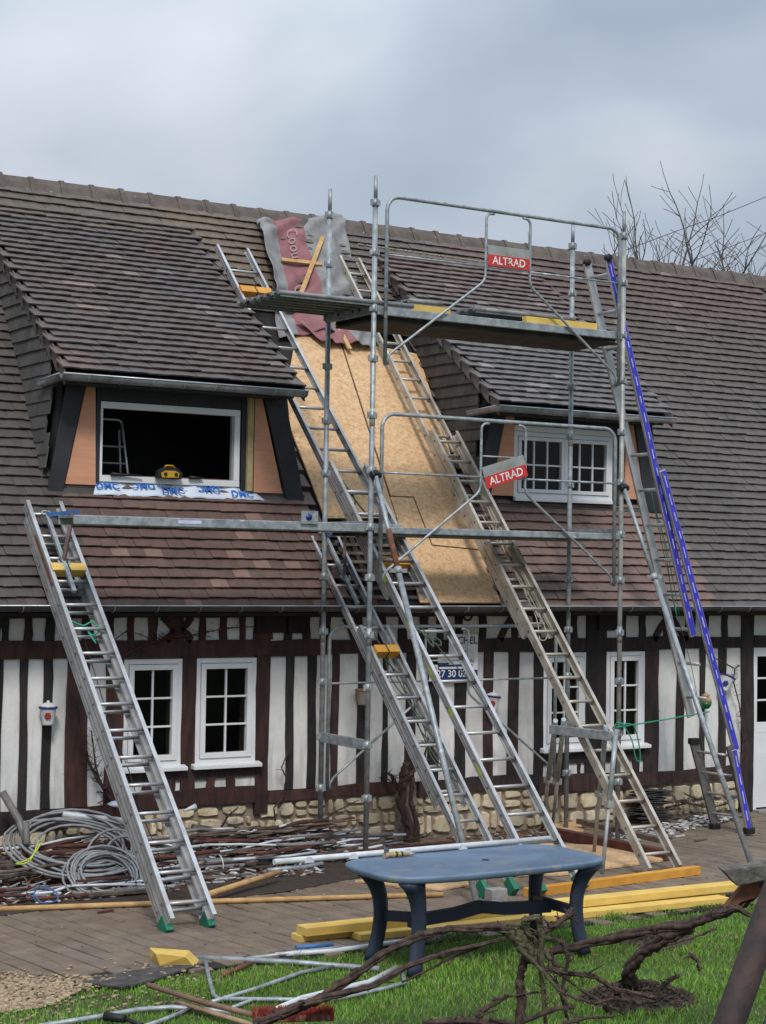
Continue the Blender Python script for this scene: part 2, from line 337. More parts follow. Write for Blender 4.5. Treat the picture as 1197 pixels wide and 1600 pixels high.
# ------------------------------------------------------------------ mesh helpers
ORG = {}
class MB:
    def __init__(s): s.v = []; s.f = []; s.sm = []; s.t = []; s.mi = []; s.cur = 0; s.tint = None
    def _add(s, vs, fs, smooth=False, tint=None):
        b = len(s.v)
        s.v += [tuple(map(float, q)) for q in vs]
        s.f += [tuple(b + i for i in q) for q in fs]
        s.sm += [smooth] * len(fs); s.mi += [s.cur] * len(fs)
        s.t += [tint or (1, 1, 1)] * len(vs)
        return s
    def box8(s, p, tint=None):
        return s._add(p, [(0, 3, 2, 1), (4, 5, 6, 7), (0, 1, 5, 4), (1, 2, 6, 5), (2, 3, 7, 6), (3, 0, 4, 7)], False, tint)
    def box(s, a, b, tint=None):
        (x0, y0, z0), (x1, y1, z1) = a, b
        return s.box8([(x0, y0, z0), (x1, y0, z0), (x1, y1, z0), (x0, y1, z0), (x0, y0, z1), (x1, y0, z1), (x1, y1, z1), (x0, y1, z1)], tint)
    def obox(s, c, ax, ay, az, tint=None):
        """box around c with half extent vectors"""
        c, ax, ay, az = map(lambda q: np.array(q, float), (c, ax, ay, az))
        return s.box8([c - ax - ay - az, c + ax - ay - az, c + ax + ay - az, c - ax + ay - az, c - ax - ay + az, c + ax - ay + az, c + ax + ay + az, c - ax + ay + az], tint)
    def bar(s, p, q, wv, h, up=(0, 0, 1), tint=None):
        p, q, up = (np.array(a, float) for a in (p, q, up))
        d = q - p; L = np.linalg.norm(d); d /= L
        sd_ = np.cross(d, up); sd_ /= np.linalg.norm(sd_); u2 = np.cross(sd_, d)
        return s.obox((p + q) / 2, d * L / 2, sd_ * wv / 2, u2 * h / 2, tint)
    def tube(s, pts, r, n=8, closed=False, cap=True, tint=None):
        pts = [Vector([float(x) for x in p]) for p in pts]
        K = len(pts)
        rr = r if isinstance(r, (list, tuple, np.ndarray)) else [r] * K
        vs = []; up = None
        for i, p in enumerate(pts):
            a = pts[i - 1] if (i or closed) else p
            b = pts[(i + 1) % K] if (i < K - 1 or closed) else p
            d = (b - a)
            if d.length < 1e-9: d = Vector((0, 0, 1))
            d.normalize()
            if up is None:
                up = Vector((0, 0, 1)) if abs(d.z) < 0.9 else Vector((1, 0, 0))
            x = d.cross(up)
            if x.length < 1e-6: x = d.orthogonal()
            x.normalize(); y = x.cross(d).normalized(); up = y
            for k in range(n):
                a_ = 2 * PI * k / n
                vs.append(p + (x * math.cos(a_) + y * math.sin(a_)) * rr[i])
        fs = []
        for i in range(K if closed else K - 1):
            for k in range(n):
                a0 = i * n + k; a1 = i * n + (k + 1) % n; j = (i + 1) % K
                fs.append((a0, a1, j * n + (k + 1) % n, j * n + k))
        s._add(vs, fs, n > 4, tint)
        if cap and not closed:
            b = len(s.v) - K * n
            s.f.append(tuple(b + k for k in reversed(range(n)))); s.sm.append(False); s.mi.append(s.cur)
            s.f.append(tuple(b + (K - 1) * n + k for k in range(n))); s.sm.append(False); s.mi.append(s.cur)
        return s
    def prism(s, poly, vec, tint=None):
        """closed polygon (3D points) swept by vec"""
        n = len(poly); vec = np.array(vec, float)
        vs = [np.array(p, float) for p in poly] + [np.array(p, float) + vec for p in poly]
        fs = [tuple(reversed(range(n))), tuple(n + i for i in range(n))] + [(i, (i + 1) % n, n + (i + 1) % n, n + i) for i in range(n)]
        return s._add(vs, fs, False, tint)
    def lathe(s, c, prof, n=16, axis=None, smooth=True, tint=None):
        """prof list of (r, h) around axis"""
        ax = Vector(axis or (0, 0, 1)).normalized(); x = ax.orthogonal().normalized(); y = ax.cross(x)
        c = Vector([float(q) for q in c]); vs = []
        for r, h in prof:
            for k in range(n):
                a = 2 * PI * k / n
                vs.append(c + ax * h + (x * math.cos(a) + y * math.sin(a)) * r)
        fs = [(i * n + k, i * n + (k + 1) % n, (i + 1) * n + (k + 1) % n, (i + 1) * n + k) for i in range(len(prof) - 1) for k in range(n)]
        fs += [tuple(reversed(range(n))), tuple((len(prof) - 1) * n + k for k in range(n))]
        return s._add(vs, fs, smooth, tint)
    def blob(s, c, r, tint=None, jit=0.25, n=6):
        c = np.array(c, float); r = np.array(r if hasattr(r, '__len__') else (r, r, r), float)
        vs = [c + np.array((0, 0, -1)) * r]
        for e in (-0.6, 0.1, 0.7):
            for k in range(n):
                a = 2 * PI * (k + e) / n
                q = math.sqrt(max(0, 1 - e * e)) * (1 + random.uniform(-jit, jit))
                vs.append(c + np.array((math.cos(a) * q, math.sin(a) * q, e)) * r)
        vs.append(c + np.array((0, 0, 1)) * r)
        fs = [(0, 1 + (k + 1) % n, 1 + k) for k in range(n)]
        for i in range(2):
            fs += [(1 + i * n + k, 1 + i * n + (k + 1) % n, 1 + (i + 1) * n + (k + 1) % n, 1 + (i + 1) * n + k) for k in range(n)]
        T = 1 + 3 * n
        fs += [(T, 1 + 2 * n + k, 1 + 2 * n + (k + 1) % n) for k in range(n)]
        return s._add(vs, fs, True, tint)
    def build(s, name, mats, parent=None, bevel=0.0, origin=None):
        if isinstance(mats, str): mats = [mats]
        A = np.array(s.v)
        o = np.array(origin, float) if origin is not None else (A.min(0) + A.max(0)) / 2 * np.array([1, 1, 0]) + np.array([0, 0, A[:, 2].min()])
        me = bpy.data.meshes.new(name)
        me.from_pydata((A - o).tolist(), [], s.f)
        me.polygons.foreach_set('use_smooth', s.sm)
        me.polygons.foreach_set('material_index', s.mi)
        for q in mats: me.materials.append(MATS[q])
        if any(MATS[q].node_tree.nodes.get('Attribute') for q in mats if q != 'glass') :
            at = me.attributes.new('tint', 'FLOAT_COLOR', 'POINT')
            at.data.foreach_set('color', np.c_[np.array(s.t), np.ones(len(s.t))].astype(np.float32).ravel())
        me.update()
        ob = bpy.data.objects.new(name, me); COL.objects.link(ob)
        ORG[ob.name] = o
        if parent is not None:
            ob.parent = parent; ob.location = Vector(o - ORG[parent.name])
        else: ob.location = Vector(o)
        if bevel:
            b = ob.modifiers.new('bevel', 'BEVEL'); b.width = bevel; b.segments = 2; b.limit_method = 'ANGLE'
        return ob
def tag(o, label=None, cat=None, group=None, kind=None):
    if label: o['label'] = label
    if cat: o['category'] = cat
    if group: o['group'] = group
    if kind: o['kind'] = kind
    return o
def thing(name, label, cat, loc, group=None):
    o = bpy.data.objects.new(name, None); COL.objects.link(o)
    o.empty_display_size = 0.1
    o.location = Vector([float(q) for q in loc]); ORG[o.name] = np.array([float(q) for q in loc])
    return tag(o, label, cat, group)
def V3(*a): return np.array(a, float)
def unit(a): a = np.array(a, float); return a / np.linalg.norm(a)
def text_mesh(txt, P, xdir, ydir, height, material, parent, name='lettering', bold=0.0, kind=None, depth=0.001):
    cu = bpy.data.curves.new('txt', 'FONT'); cu.body = txt; cu.align_x = 'CENTER'; cu.align_y = 'CENTER'; cu.size = 1.0; cu.offset = bold
    cu.resolution_u = 3
    tmp = bpy.data.objects.new('tmp_text', cu); COL.objects.link(tmp)
    dg = bpy.context.evaluated_depsgraph_get()
    me = bpy.data.meshes.new_from_object(tmp.evaluated_get(dg))
    COL.objects.unlink(tmp); bpy.data.objects.remove(tmp)
    xd = unit(xdir); yd = unit(ydir); k = height / 0.7
    b = MB(); 
    vs = [V3(*P) + xd * v.co.x * k + yd * v.co.y * k for v in me.vertices]
    b._add(vs, [tuple(p.vertices) for p in me.polygons])
    return b.build(name, material, parent)
def grid_rects(x0, x1, y0, y1, holes):
    """rectangles that fill x0..x1, y0..y1 apart from the holes"""
    ys = sorted({y0, y1} | {q for h in holes for q in h[2:] if y0 < q < y1}); res = []
    for a, b in zip(ys, ys[1:]):
        mid = (a + b) / 2; cur = x0
        for h in sorted(h for h in holes if h[2] < mid < h[3]):
            if h[0] > cur: res.append((cur, h[0], a, b))
            cur = max(cur, h[1])
        if cur < x1: res.append((cur, x1, a, b))
    return res

# ================================================================== GROUND
g = MB(); g.box((-150, -120, -0.5), (150, 150, -0.03)); tag(g.build('lawn', 'ground'), kind='structure')
YT = -2.96                                       # edge between terrace and lawn
g = MB(); g.box((-9, YT + 0.03, -0.02), (9.4, 1.25, -0.012)); terrace = tag(g.build('terrace', 'sand_base'), kind='structure')
ang = R_(-6.9)
rd = V3(math.sin(ang), math.cos(ang), 0); rp = V3(math.cos(ang), -math.sin(ang), 0)
pav = []
PWD, PLN = 0.150, 0.32
for i in range(-68, 72):
    for j in range(-16, 14):
        c = rp * (i * PWD) + rd * ((j + (0.5 if i % 2 else 0)) * PLN)
        if -8.9 < c[0] < 9.3 and YT + 0.10 < c[1] < 1.2: pav.append(c)
def in_view(p, mg=30):
    d = p - CAM_LOC; z = d @ _F
    if z <= 0: return False
    u = (d @ RX) / z * CAM_F + 598.5; v = -(d @ UX) / z * CAM_F + 800
    return -mg < u < 1197 + mg and -mg < v < 1600 + mg
pav.sort(key=lambda p: (not in_view(p), np.linalg.norm(p - CAM_LOC)))
def paver_block(b, c, wd=PWD, ln=PLN, t=None):
    h = random.uniform(-0.003, 0.003)
    a1 = random.uniform(-0.004, 0.004)
    hw, hl = wd / 2 - 0.0085, ln / 2 - 0.0015
    p = []
    for sx, sy, q, zz in ((-1, -1, 1, -0.03), (1, -1, 1, -0.03), (1, 1, 1, -0.03), (-1, 1, 1, -0.03), (-1, -1, 1, -0.006), (1, -1, 1, -0.006), (1, 1, 1, -0.006), (-1, 1, 1, -0.006), (-1, -1, .93, 0), (1, -1, .93, 0), (1, 1, .93, 0), (-1, 1, .93, 0)):
        p.append(c + rp * sx * (hw - (0.006 if q < 1 else 0)) + rd * sy * (hl - (0.003 if q < 1 else 0)) + V3(0, 0, zz + h + sx * a1 * 0.5))
    b._add(p, [(0, 1, 5, 4), (1, 2, 6, 5), (2, 3, 7, 6), (3, 0, 4, 7), (4, 5, 9, 8), (5, 6, 10, 9), (6, 7, 11, 10), (7, 4, 8, 11), (8, 9, 10, 11)], False, t)
def ptint():
    k = random.uniform(0.9, 1.1)
    return (0.205 * k, 0.155 * k * random.uniform(.97, 1.03), 0.112 * k * random.uniform(.95, 1.05))
variants = []
for i in range(14):
    b = MB(); paver_block(b, V3(0, 0, 0), t=ptint()); o = b.build('paver', 'paver', terrace, origin=(0, 0, 0)); variants.append(o)
for k, c in enumerate(pav[:300]):
    o = variants[k] if k < 14 else variants[k % 14].copy()
    if k >= 14: COL.objects.link(o)
    o.location = Vector(c - ORG[terrace.name])
b = MB()
for c in pav[300:]: paver_block(b, c, t=ptint())
tag(b.build('paving', 'paver', terrace), kind='stuff')

# grass
def blades(name, n, region, hmin, hmax, tintfn):
    x = rng.uniform(region[0], region[1], n); y = rng.uniform(region[2], region[3], n)
    return x, y
def make_grass():
    n = 230000
    x = rng.uniform(-5.4, 3.2, n); y = rng.uniform(-6.6, YT + 0.14, n)
    # keep what the terrace edge, the gravel and the soil heaps leave free
    edge = YT + 0.03 * np.sin(x * 5) + 0.04 * np.sin(x * 13 + 1) - 0.02 + np.where((x > -1.95) & (x < 2.3), 0.10, 0)
    bare = (np.sin(x * 2.3 + 1.1) * np.sin(y * 3.1 + 0.4) + 0.5 * np.sin(x * 7.1 + y * 5.3)) 
    k = y < edge
    gx = (x < -3.75) & (y > -3.36 + (x + 4.6) * .42 + 0.06 * np.sin(x * 9))
    k &= ~gx | (rng.random(n) < 0.04)
    for (mx_, my_, ra, rb) in MOUNDS:
        dd = ((x - mx_) / ra) ** 2 + ((y - my_) / rb) ** 2
        k &= ~((dd < 0.85) & (rng.random(n) < 0.93))
    k &= rng.random(n) < np.clip(0.72 + 0.35 * bare, 0.35, 1)
    d = (x + 8.5) * 0.53 + (y + 13.8) * 0.85
    x, y = x[k], y[k]; n = len(x)
    h = rng.uniform(0.018, 0.055, n) * (0.8 + 0.35 * np.sin(x * 3.3) * np.sin(y * 4.1 + x))
    wd = rng.uniform(0.0016, 0.0034, n)
    a = rng.uniform(0, 2 * PI, n); le = rng.uniform(0, 0.9, n) * h; la = rng.uniform(0, 2 * PI, n)
    dx, dy = np.cos(a) * wd, np.sin(a) * wd
    z0 = np.where(y > YT + 0.03, 0.0, -0.03)
    V = np.empty((n, 5, 3))
    V[:, 0] = np.c_[x - dx, y - dy, z0]; V[:, 1] = np.c_[x + dx, y + dy, z0]
    V[:, 2] = np.c_[x + dx * .8 + np.cos(la) * le * .4, y + dy * .8 + np.sin(la) * le * .4, z0 + h * .6]
    V[:, 3] = np.c_[x - dx * .8 + np.cos(la) * le * .4, y - dy * .8 + np.sin(la) * le * .4, z0 + h * .6]
    V[:, 4] = np.c_[x + np.cos(la) * le, y + np.sin(la) * le, z0 + h]
    base = np.arange(n)[:, None] * 5
    loops = np.c_[base + 0, base + 1, base + 2, base + 3, base + 3, base + 2, base + 4].ravel()
    me = bpy.data.meshes.new('grass')
    me.vertices.add(n * 5); me.vertices.foreach_set('co', V.ravel())
    me.loops.add(n * 7); me.loops.foreach_set('vertex_index', loops)
    me.polygons.add(n * 2)
    st = np.c_[np.arange(n) * 7, np.arange(n) * 7 + 4].ravel(); me.polygons.foreach_set('loop_start', st)
    g1 = rng.uniform(0.75, 1.7, n) * (1 + 0.22 * np.sin(x * 2.1 + 2) * np.sin(y * 3.7))
    dry = rng.random(n) < 0.07 + 0.10 * (np.sin(x * 1.9 + .7) * np.sin(y * 2.7 + x) > .45)
    c = np.c_[np.where(dry, .26, .110 * g1), np.where(dry, .21, .220 * g1), np.where(dry, .11, .026 * g1), np.ones(n)]
    at = me.attributes.new('tint', 'FLOAT_COLOR', 'POINT'); at.data.foreach_set('color', np.repeat(c, 5, 0).astype(np.float32).ravel())
    me.materials.append(MATS['grass_blade']); me.update(calc_edges=True); me.validate()
    o = bpy.data.objects.new('grass', me); COL.objects.link(o)
    tag(o, 'short green lawn grass growing in front of the terrace', 'grass', kind='stuff')
MOUNDS = [(-0.98, -4.95, 0.42, 0.34), (0.30, -3.62, 0.34, 0.22), (1.60, -3.75, 0.36, 0.17)]
make_grass()
b = MB()
for k in range(260):
    x, y = random.uniform(-4.4, 2.4), random.uniform(-5.8, YT - .05); a = random.uniform(0, 6); r = random.uniform(.008, .022); z = random.uniform(-.012, .012)
    d1 = V3(math.cos(a), math.sin(a), random.uniform(-.3, .3)) * r; d2 = V3(-math.sin(a), math.cos(a), random.uniform(-.4, .4)) * r * .5; c = V3(x, y, z)
    q = random.uniform(.6, 1.2); b._add([c - d1, c - d2 + (0, 0, .003), c + d1, c + d2 + (0, 0, .003)], [(0, 1, 2, 3)], False, (.20 * q, .13 * q, .07 * q))
tag(b.build('fallen_leaves', 'gravel'), 'small brown dead leaves and bark flakes scattered in the grass', 'leaves', kind='stuff')
# soil heaps
for i, (mx_, my_, ra, rb) in enumerate(MOUNDS):
    b = MB()
    for k in range(1100 if i == 0 else 420):
        a = random.uniform(0, 2 * PI); q = math.sqrt(random.random())
        x = mx_ + math.cos(a) * q * ra; y = my_ + math.sin(a) * q * rb
        zz = -0.03 + (0.11 if i == 0 else 0.05) * (1 - q * q) * random.uniform(0.5, 1.1)
        r = random.uniform(0.004, 0.014)
        b.blob((x, y, zz), (r * 1.5, r, r * 0.8), n=4, jit=.5); b.sm[-16:] = [False] * 16
    n = 18
    b.lathe((mx_, my_, -0.035), [(ra * .98, 0), (ra * .7, .03), (ra * .3, .06 if i == 0 else .03), (0.01, .065 if i == 0 else .032)], n)
    tag(b.build('soil_heap', 'soil'), ['heap of dug soil and roots under the bent vine stump', 'low molehill of soil beside the right leg of the blue table', 'flat patch of brown soil in the grass near the weathered board'][i], 'soil', kind='stuff')
# gravel patch at the left
b = MB()
for k in range(12000):
    x = random.uniform(-5.2, -3.05); y = random.uniform(-3.75, -2.35)
    lim = -3.40 - (x + 4.6) * -.42 + 0.05 * math.sin(x * 9)
    if y < lim or x > -3.7 - random.random() * 0.35 - max(0, y - YT) * .9: 
        if random.random() > 0.05: continue
    if y > YT and random.random() > 0.75 * (1 - (y - YT) / 0.6): continue
    r = random.uniform(0.006, 0.016); k_ = random.uniform(0.6, 1.3)
    b.blob((x, y, (0.003 if y > YT else max(-0.022, 0.006 - (YT - y) * .12)) + r * .3), (r * 1.3, r, r * .7), tint=(0.34 * k_, 0.25 * k_, 0.155 * k_), n=4)
tag(b.build('gravel', 'gravel'), 'pale gravel spread at the left corner of the terrace', 'gravel', kind='stuff')

# ================================================================== HOUSE
house = thing('timber_framed_house', 'long half timbered house with steep brown tiled roof and two dormers', 'house', (2.9, W, 0))
XL, XR = -7.0, 8.85
ZE, ZR, YR = 2.334, 6.767, 4.198
# ---- windows of the ground floor: (x0, x1, z0, z1)
def wx(px, py=1100): return float(onY(px, py, W)[0])
GW = [(wx(192), wx(283), 0.86, 1.84), (wx(305), wx(399), 0.86, 1.84), (wx(848), wx(914), 0.84, 1.84), (wx(946), wx(1006), 0.84, 1.84)]
door = (wx(1176), wx(1176) + 0.92, 0.02, 1.86)
wall = MB()
for (a, b_, c, d) in grid_rects(XL, XR, -0.05, 2.36, GW + [door]):
    wall.box((a, W + 0.03, c), (b_, W + 0.32, d))
wallo = wall.build('wall', 'mortar', house)
k = MB(); k.box((XL, W + 0.3, -0.05), (XL + 0.25, 7.2, 2.4)); k.box((XR - 0.25, W + 0.33, -0.05), (XR, 7.2, 2.4)); k.box((XL, 7.2, -0.05), (XR, 7.45, 2.4))
k.prism([(XR - 0.12, 1.1, 2.40), (XR - 0.12, 7.3, 2.40), (XR - 0.12, YR, ZR - 0.12)], (-0.1, 0, 0)); k.prism([(XL + 0.12, 1.1, 2.40), (XL + 0.12, 7.3, 2.40), (XL + 0.12, YR, ZR - 0.12)], (0.1, 0, 0))
k.build('gable_wall', 'plaster', house)
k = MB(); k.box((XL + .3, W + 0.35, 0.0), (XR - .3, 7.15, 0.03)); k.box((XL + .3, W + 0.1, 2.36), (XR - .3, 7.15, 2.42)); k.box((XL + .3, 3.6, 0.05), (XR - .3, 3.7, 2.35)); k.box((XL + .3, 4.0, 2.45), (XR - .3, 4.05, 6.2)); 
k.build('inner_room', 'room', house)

def wavy_timber(x0, x1, z0, z1, yf, th=0.05, amp=0.008, tint=None, vertical=True):
    b = MB(); n = max(3, int(((z1 - z0) if vertical else (x1 - x0)) / 0.16))
    L, Rr = [], []
    ph1, ph2 = random.uniform(0, 6), random.uniform(0, 6)
    for i in range(n + 1):
        t = i / n
        j1 = amp * (math.sin(t * 5 + ph1) + random.uniform(-.6, .6)); j2 = amp * (math.sin(t * 6 + ph2) + random.uniform(-.6, .6))
        if vertical:
            z = z0 + (z1 - z0) * t; L.append((x0 + j1, yf, z)); Rr.append((x1 + j2, yf, z))
        else:
            x = x0 + (x1 - x0) * t; L.append((x, yf, z0 + j1)); Rr.append((x, yf, z1 + j2))
    # strip of quads, front and back
    vs = L + Rr + [(p[0], p[1] + th, p[2]) for p in L + Rr]; m_ = n + 1
    fs = []
    for i in range(n):
        fs += [(i, m_ + i, m_ + i + 1, i + 1), (i, i + 1, 2 * m_ + i + 1, 2 * m_ + i), (m_ + i, 3 * m_ + i, 3 * m_ + i + 1, m_ + i + 1)]
    fs += [(0, 2 * m_, 3 * m_, m_), (n, m_ + n, 3 * m_ + n, 2 * m_ + n)]
    b._add(vs, fs, False, tint)
    return b
def ttint(red=0.5):
    k = random.uniform(0.65, 1.3)
    return tuple(q * k for q in ((1 - red) * 0.42 + red * 1.2, (1 - red) * 0.70 + red * 0.95, (1 - red) * 0.85 + red * 0.95))
def timber(x0, x1, z0, z1, vertical=True, proud=0.0, red=None, amp=0.006):
    cx = (x0 + x1) / 2
    r = red if red is not None else (0.9 if -2.5 < cx < -0.3 else (random.choice((0, .05, .5)) if cx < 2.3 else random.choice((.1, .3))))
    return wavy_timber(x0, x1, z0, z1, W - 0.016 - proud, 0.055 + proud, amp, ttint(r), vertical).build('timber', 'timber', wallo)
def panel(x0, x1, z0, z1):
    b = MB(); k = random.uniform(0.9, 1.05)
    e = 0.012
    y = W + random.uniform(-0.001, 0.004)
    b.box((x0 - e, y, z0 - e), (x1 + e, W + 0.034, z1 + e), tint=(k, k, k * random.uniform(.97, 1.0)))
    return b.build('plaster_panel', 'plaster', wallo)
def band(whites, z0, z1, pxy, lead=0.0):
    """whites: pixel intervals of plaster; studs fill the rest between them"""
    iv = [(float(onY(a, pxy, W)[0]), float(onY(b_, pxy, W)[0])) for a, b_ in whites]
    for i, (a, b_) in enumerate(iv):
        panel(a, b_, z0, z1)
        if i + 1 < len(iv):
            c = iv[i + 1][0]
            if c - b_ > 0.02: timber(b_, c, z0 - 0.01, z1 + 0.01, red=None)
    return iv
# lower panels, left of the first window
band([(-38, -12), (2, 30), (42, 66), (80, 103), (137, 165)], 0.54, 1.86, 1120)
timber(wx(165), wx(192), 0.5, 1.87); timber(wx(283), wx(305), 0.60, 1.87); timber(wx(399), wx(420), 0.36, 1.87)
band([(420, 446), (458, 480), (493, 517), (528, 558), (570, 597), (605, 633), (648, 668), (685, 710), (727, 755), (769, 793), (809, 834)], 0.585, 1.85, 1120)
timber(wx(834), wx(848), 0.5, 1.87); timber(wx(914), wx(945), 0.36, 2.25, proud=0.004); timber(wx(1006), wx(1028), 0.5, 1.87)
band([(1028, 1056), (1068, 1092), (1100, 1122), (1133, 1157)], 0.50, 1.85, 1120)
timber(wx(1157), wx(1176), 0.02, 2.25, proud=0.004, red=0.2)
# left of the frame and beyond the door
for i in range(9): panel(-7 + i * .42, -6.78 + i * .42, .54, 1.86); timber(-6.78 + i * .42, -6.58 + i * .42, .53, 1.87)
timber(door[1] + 0.03, door[1] + 0.2, 0.02, 2.2)
for i in range(5): panel(door[1] + .2 + i * .4, door[1] + .42 + i * .4, .54, 1.86); timber(door[1] + .42 + i * .4, door[1] + .60 + i * .4, .53, 1.87)
# small panels under the windows
band([(197, 222), (240, 262), (273, 287)], 0.635, 0.715, 1225)
band([(299, 322), (335, 353), (366, 402)], 0.635, 0.715, 1225)
band([(849, 868), (884, 902), (906, 918)], 0.545, 0.66, 1195)
band([(946, 961), (965, 988), (998, 1018)], 0.545, 0.66, 1195)
# horizontal timbers
timber(-7, wx(420), 1.865, 2.02, False, 0.006, red=0.85, amp=0.007)
timber(wx(420) + 0.005, wx(640), 1.86, 2.00, False, 0.006, red=0.7, amp=0.01)
timber(wx(640) + 0.005, wx(914) - .005, 1.86, 1.995, False, 0.006, red=0.3, amp=0.008)
timber(wx(945) + .005, wx(1157) - .005, 1.86, 1.995, False, 0.006, red=0.35, amp=0.008)
timber(wx(1176) + .005, XR, 1.87, 2.0, False, 0.006, red=0.2)
timber(wx(192), wx(399), 0.718, 0.80, False, 0.002, red=0.4, amp=0.004)
timber(wx(848), wx(1006), 0.663, 0.76, False, 0.002, red=0.1, amp=0.004)
timber(-7, wx(108), 0.36, 0.535, False, 0.01, red=0.25, amp=0.01); timber(wx(110), wx(190), 0.40, 0.53, False, 0.008, red=1.0, amp=0.01)
timber(wx(192), wx(399), 0.47, 0.628, False, 0.008, red=1.0, amp=0.008)
timber(wx(420), wx(620), 0.47, 0.58, False, 0.008, red=0.9, amp=0.014)
timber(wx(655), wx(840), 0.44, 0.575, False, 0.008, red=0.35, amp=0.014)
timber(wx(842), wx(1156), 0.38, 0.535, False, 0.008, red=0.6, amp=0.014)
timber(-7, XR, 2.222, 2.335, False, 0.012, red=0.3)
# frieze under the eaves
zf0, zf1 = 2.012, 2.23
band([(-30, -12), (0, 2), (13, 38), (50, 71), (85, 99), (110, 128), (145, 163), (177, 199), (209, 231), (245, 265)], zf0, zf1, 985)
band([(287, 311), (321, 343), (354, 374), (383, 396)], zf0, zf1, 985)
timber(wx(265, 985), wx(287, 985), zf0, zf1)
band([(425, 443), (455, 473), (484, 500), (516, 552), (565, 590), (602, 622), (636, 655), (668, 682), (692, 711), (722, 748), (759, 799), (809, 832), (844, 866)], 1.99, zf1, 985)
timber(wx(396, 985), wx(425, 985), zf0, zf1)
timber(wx(866, 985), wx(901, 985) - .16, 1.99, zf1)
band([(878, 884), (901, 914)], 1.99, zf1, 985)
band([(946, 966), (977, 998), (1008, 1036), (1046, 1070), (1085, 1096), (1106, 1127), (1136, 1157)], 1.99, zf1, 985)
band([(1177, 1202), (1212, 1240), (1250, 1280)], 1.99, zf1, 985)
# dark beam ends and knees in the frieze
b = MB(); b.box((wx(397, 975), W - 0.05, 2.075), (wx(443, 975), W + 0.02, 2.235), tint=(.35, .45, .5)); b.box((wx(447, 975), W - 0.05, 2.07), (wx(478, 975), W + 0.02, 2.235), tint=(.25, .33, .4)); b.build('beam_end', 'timber', wallo)
b = MB(); b.box((wx(932, 975), W - 0.05, 2.07), (wx(962, 975), W + 0.02, 2.235), tint=(.4, .5, .55)); b.build('beam_end', 'timber', wallo)
def brace(px0, py0, px1, py1, wd):
    p, q = onY(px0, py0, W), onY(px1, py1, W)
    d = unit(q - p); s_ = V3(-d[2], 0, d[0]) * wd / 2; b = MB(); y = V3(0, -0.022, 0)
    mid = (p + q) / 2 + s_ * 0.3
    b.prism([p - s_ + y, mid - s_ + y, q - s_ + y, q + s_ + y, mid + s_ + y, p + s_ + y], (0, 0.05, 0), tint=ttint(0.35)); return b.build('brace', 'timber', wallo)
brace(253, 964, 272, 985, 0.06); brace(272, 985, 258, 1001, 0.07); brace(299, 964, 282, 984, 0.06); brace(282, 984, 298, 1001, 0.07)
brace(780, 1000, 798, 966, 0.07); brace(1021, 1000, 1042, 965, 0.07); brace(1072, 1000, 1050, 966, 0.07); brace(538, 966, 552, 998, 0.06)
# rubble stone plinth, every stone its own piece
def stones(x0, x1, z0, z1, seed, gapp=0.0):
    random.seed(seed)
    z = z0; courses = []
    while z < z1 - 0.05:
        h = min(random.uniform(0.12, 0.24), z1 - z)
        if z1 - z - h < 0.07: h = z1 - z
        courses.append((z, h)); z += h
    for (z, h) in courses:
        x = x0 + random.uniform(-.05, .05)
        while x < x1:
            wd = random.uniform(0.10, 0.30) if random.random() < .75 else random.uniform(0.06, 0.10)
            if x + wd > x1: wd = x1 - x
            if wd > 0.05:
                parts = [(z, h)] if (h < 0.13 or random.random() < 0.7) else [(z, h * .5), (z + h * .5, h * .5)]
                for (zz, hh) in parts:
                    cx, cz = x + wd / 2, zz + hh / 2; n = 11; g_ = 0.011
                    ring = []
                    ph = random.uniform(0, 1)
                    for k in range(n):
                        a = 2 * PI * (k + ph) / n; ca, sa = math.cos(a), math.sin(a)
                        q = 1 / max(abs(ca), abs(sa)) ** 0.92 * random.uniform(0.82, 1.0)
                        ring.append((min(max(ca * q, -1), 1) * (wd / 2 - g_), min(max(sa * q, -1), 1) * (hh / 2 - g_)))
                    pr = random.uniform(0.002, 0.02)
                    vs = [(cx + a, W + 0.032, cz + b_) for a, b_ in ring] + [(cx + a * .98, W + 0.010 - pr * .5, cz + b_ * .97) for a, b_ in ring] + [(cx + a * .88, W + 0.004 - pr * .6 + random.uniform(-.002, .002), cz + b_ * .86) for a, b_ in ring] + [(cx, W + .003 - pr * .6, cz)]
                    fs = [(r * n + k, (r + 1) * n + k, (r + 1) * n + (k + 1) % n, r * n + (k + 1) % n) for r in (0, 1) for k in range(n)] + [(2 * n + k, 3 * n, 2 * n + (k + 1) % n) for k in range(n)]
                    k_ = random.uniform(0.72, 1.18); wt = random.random() * .12
                    b = MB(); b._add(vs, fs, False, (k_, k_ * (0.96 + wt * .3), k_ * (0.88 + wt)))
                    b.build('stone', 'limestone', wallo)
            x += wd
stones(wx(232), wx(399) + .0, 0.02, 0.465, 3); stones(wx(400), wx(622), 0.02, 0.465, 4); stones(wx(655), wx(840), 0.02, 0.43, 6); stones(wx(842), wx(1156), 0.02, 0.37, 8)
stones(-3.3, wx(230), 0.02, 0.35, 9)
random.seed(21)
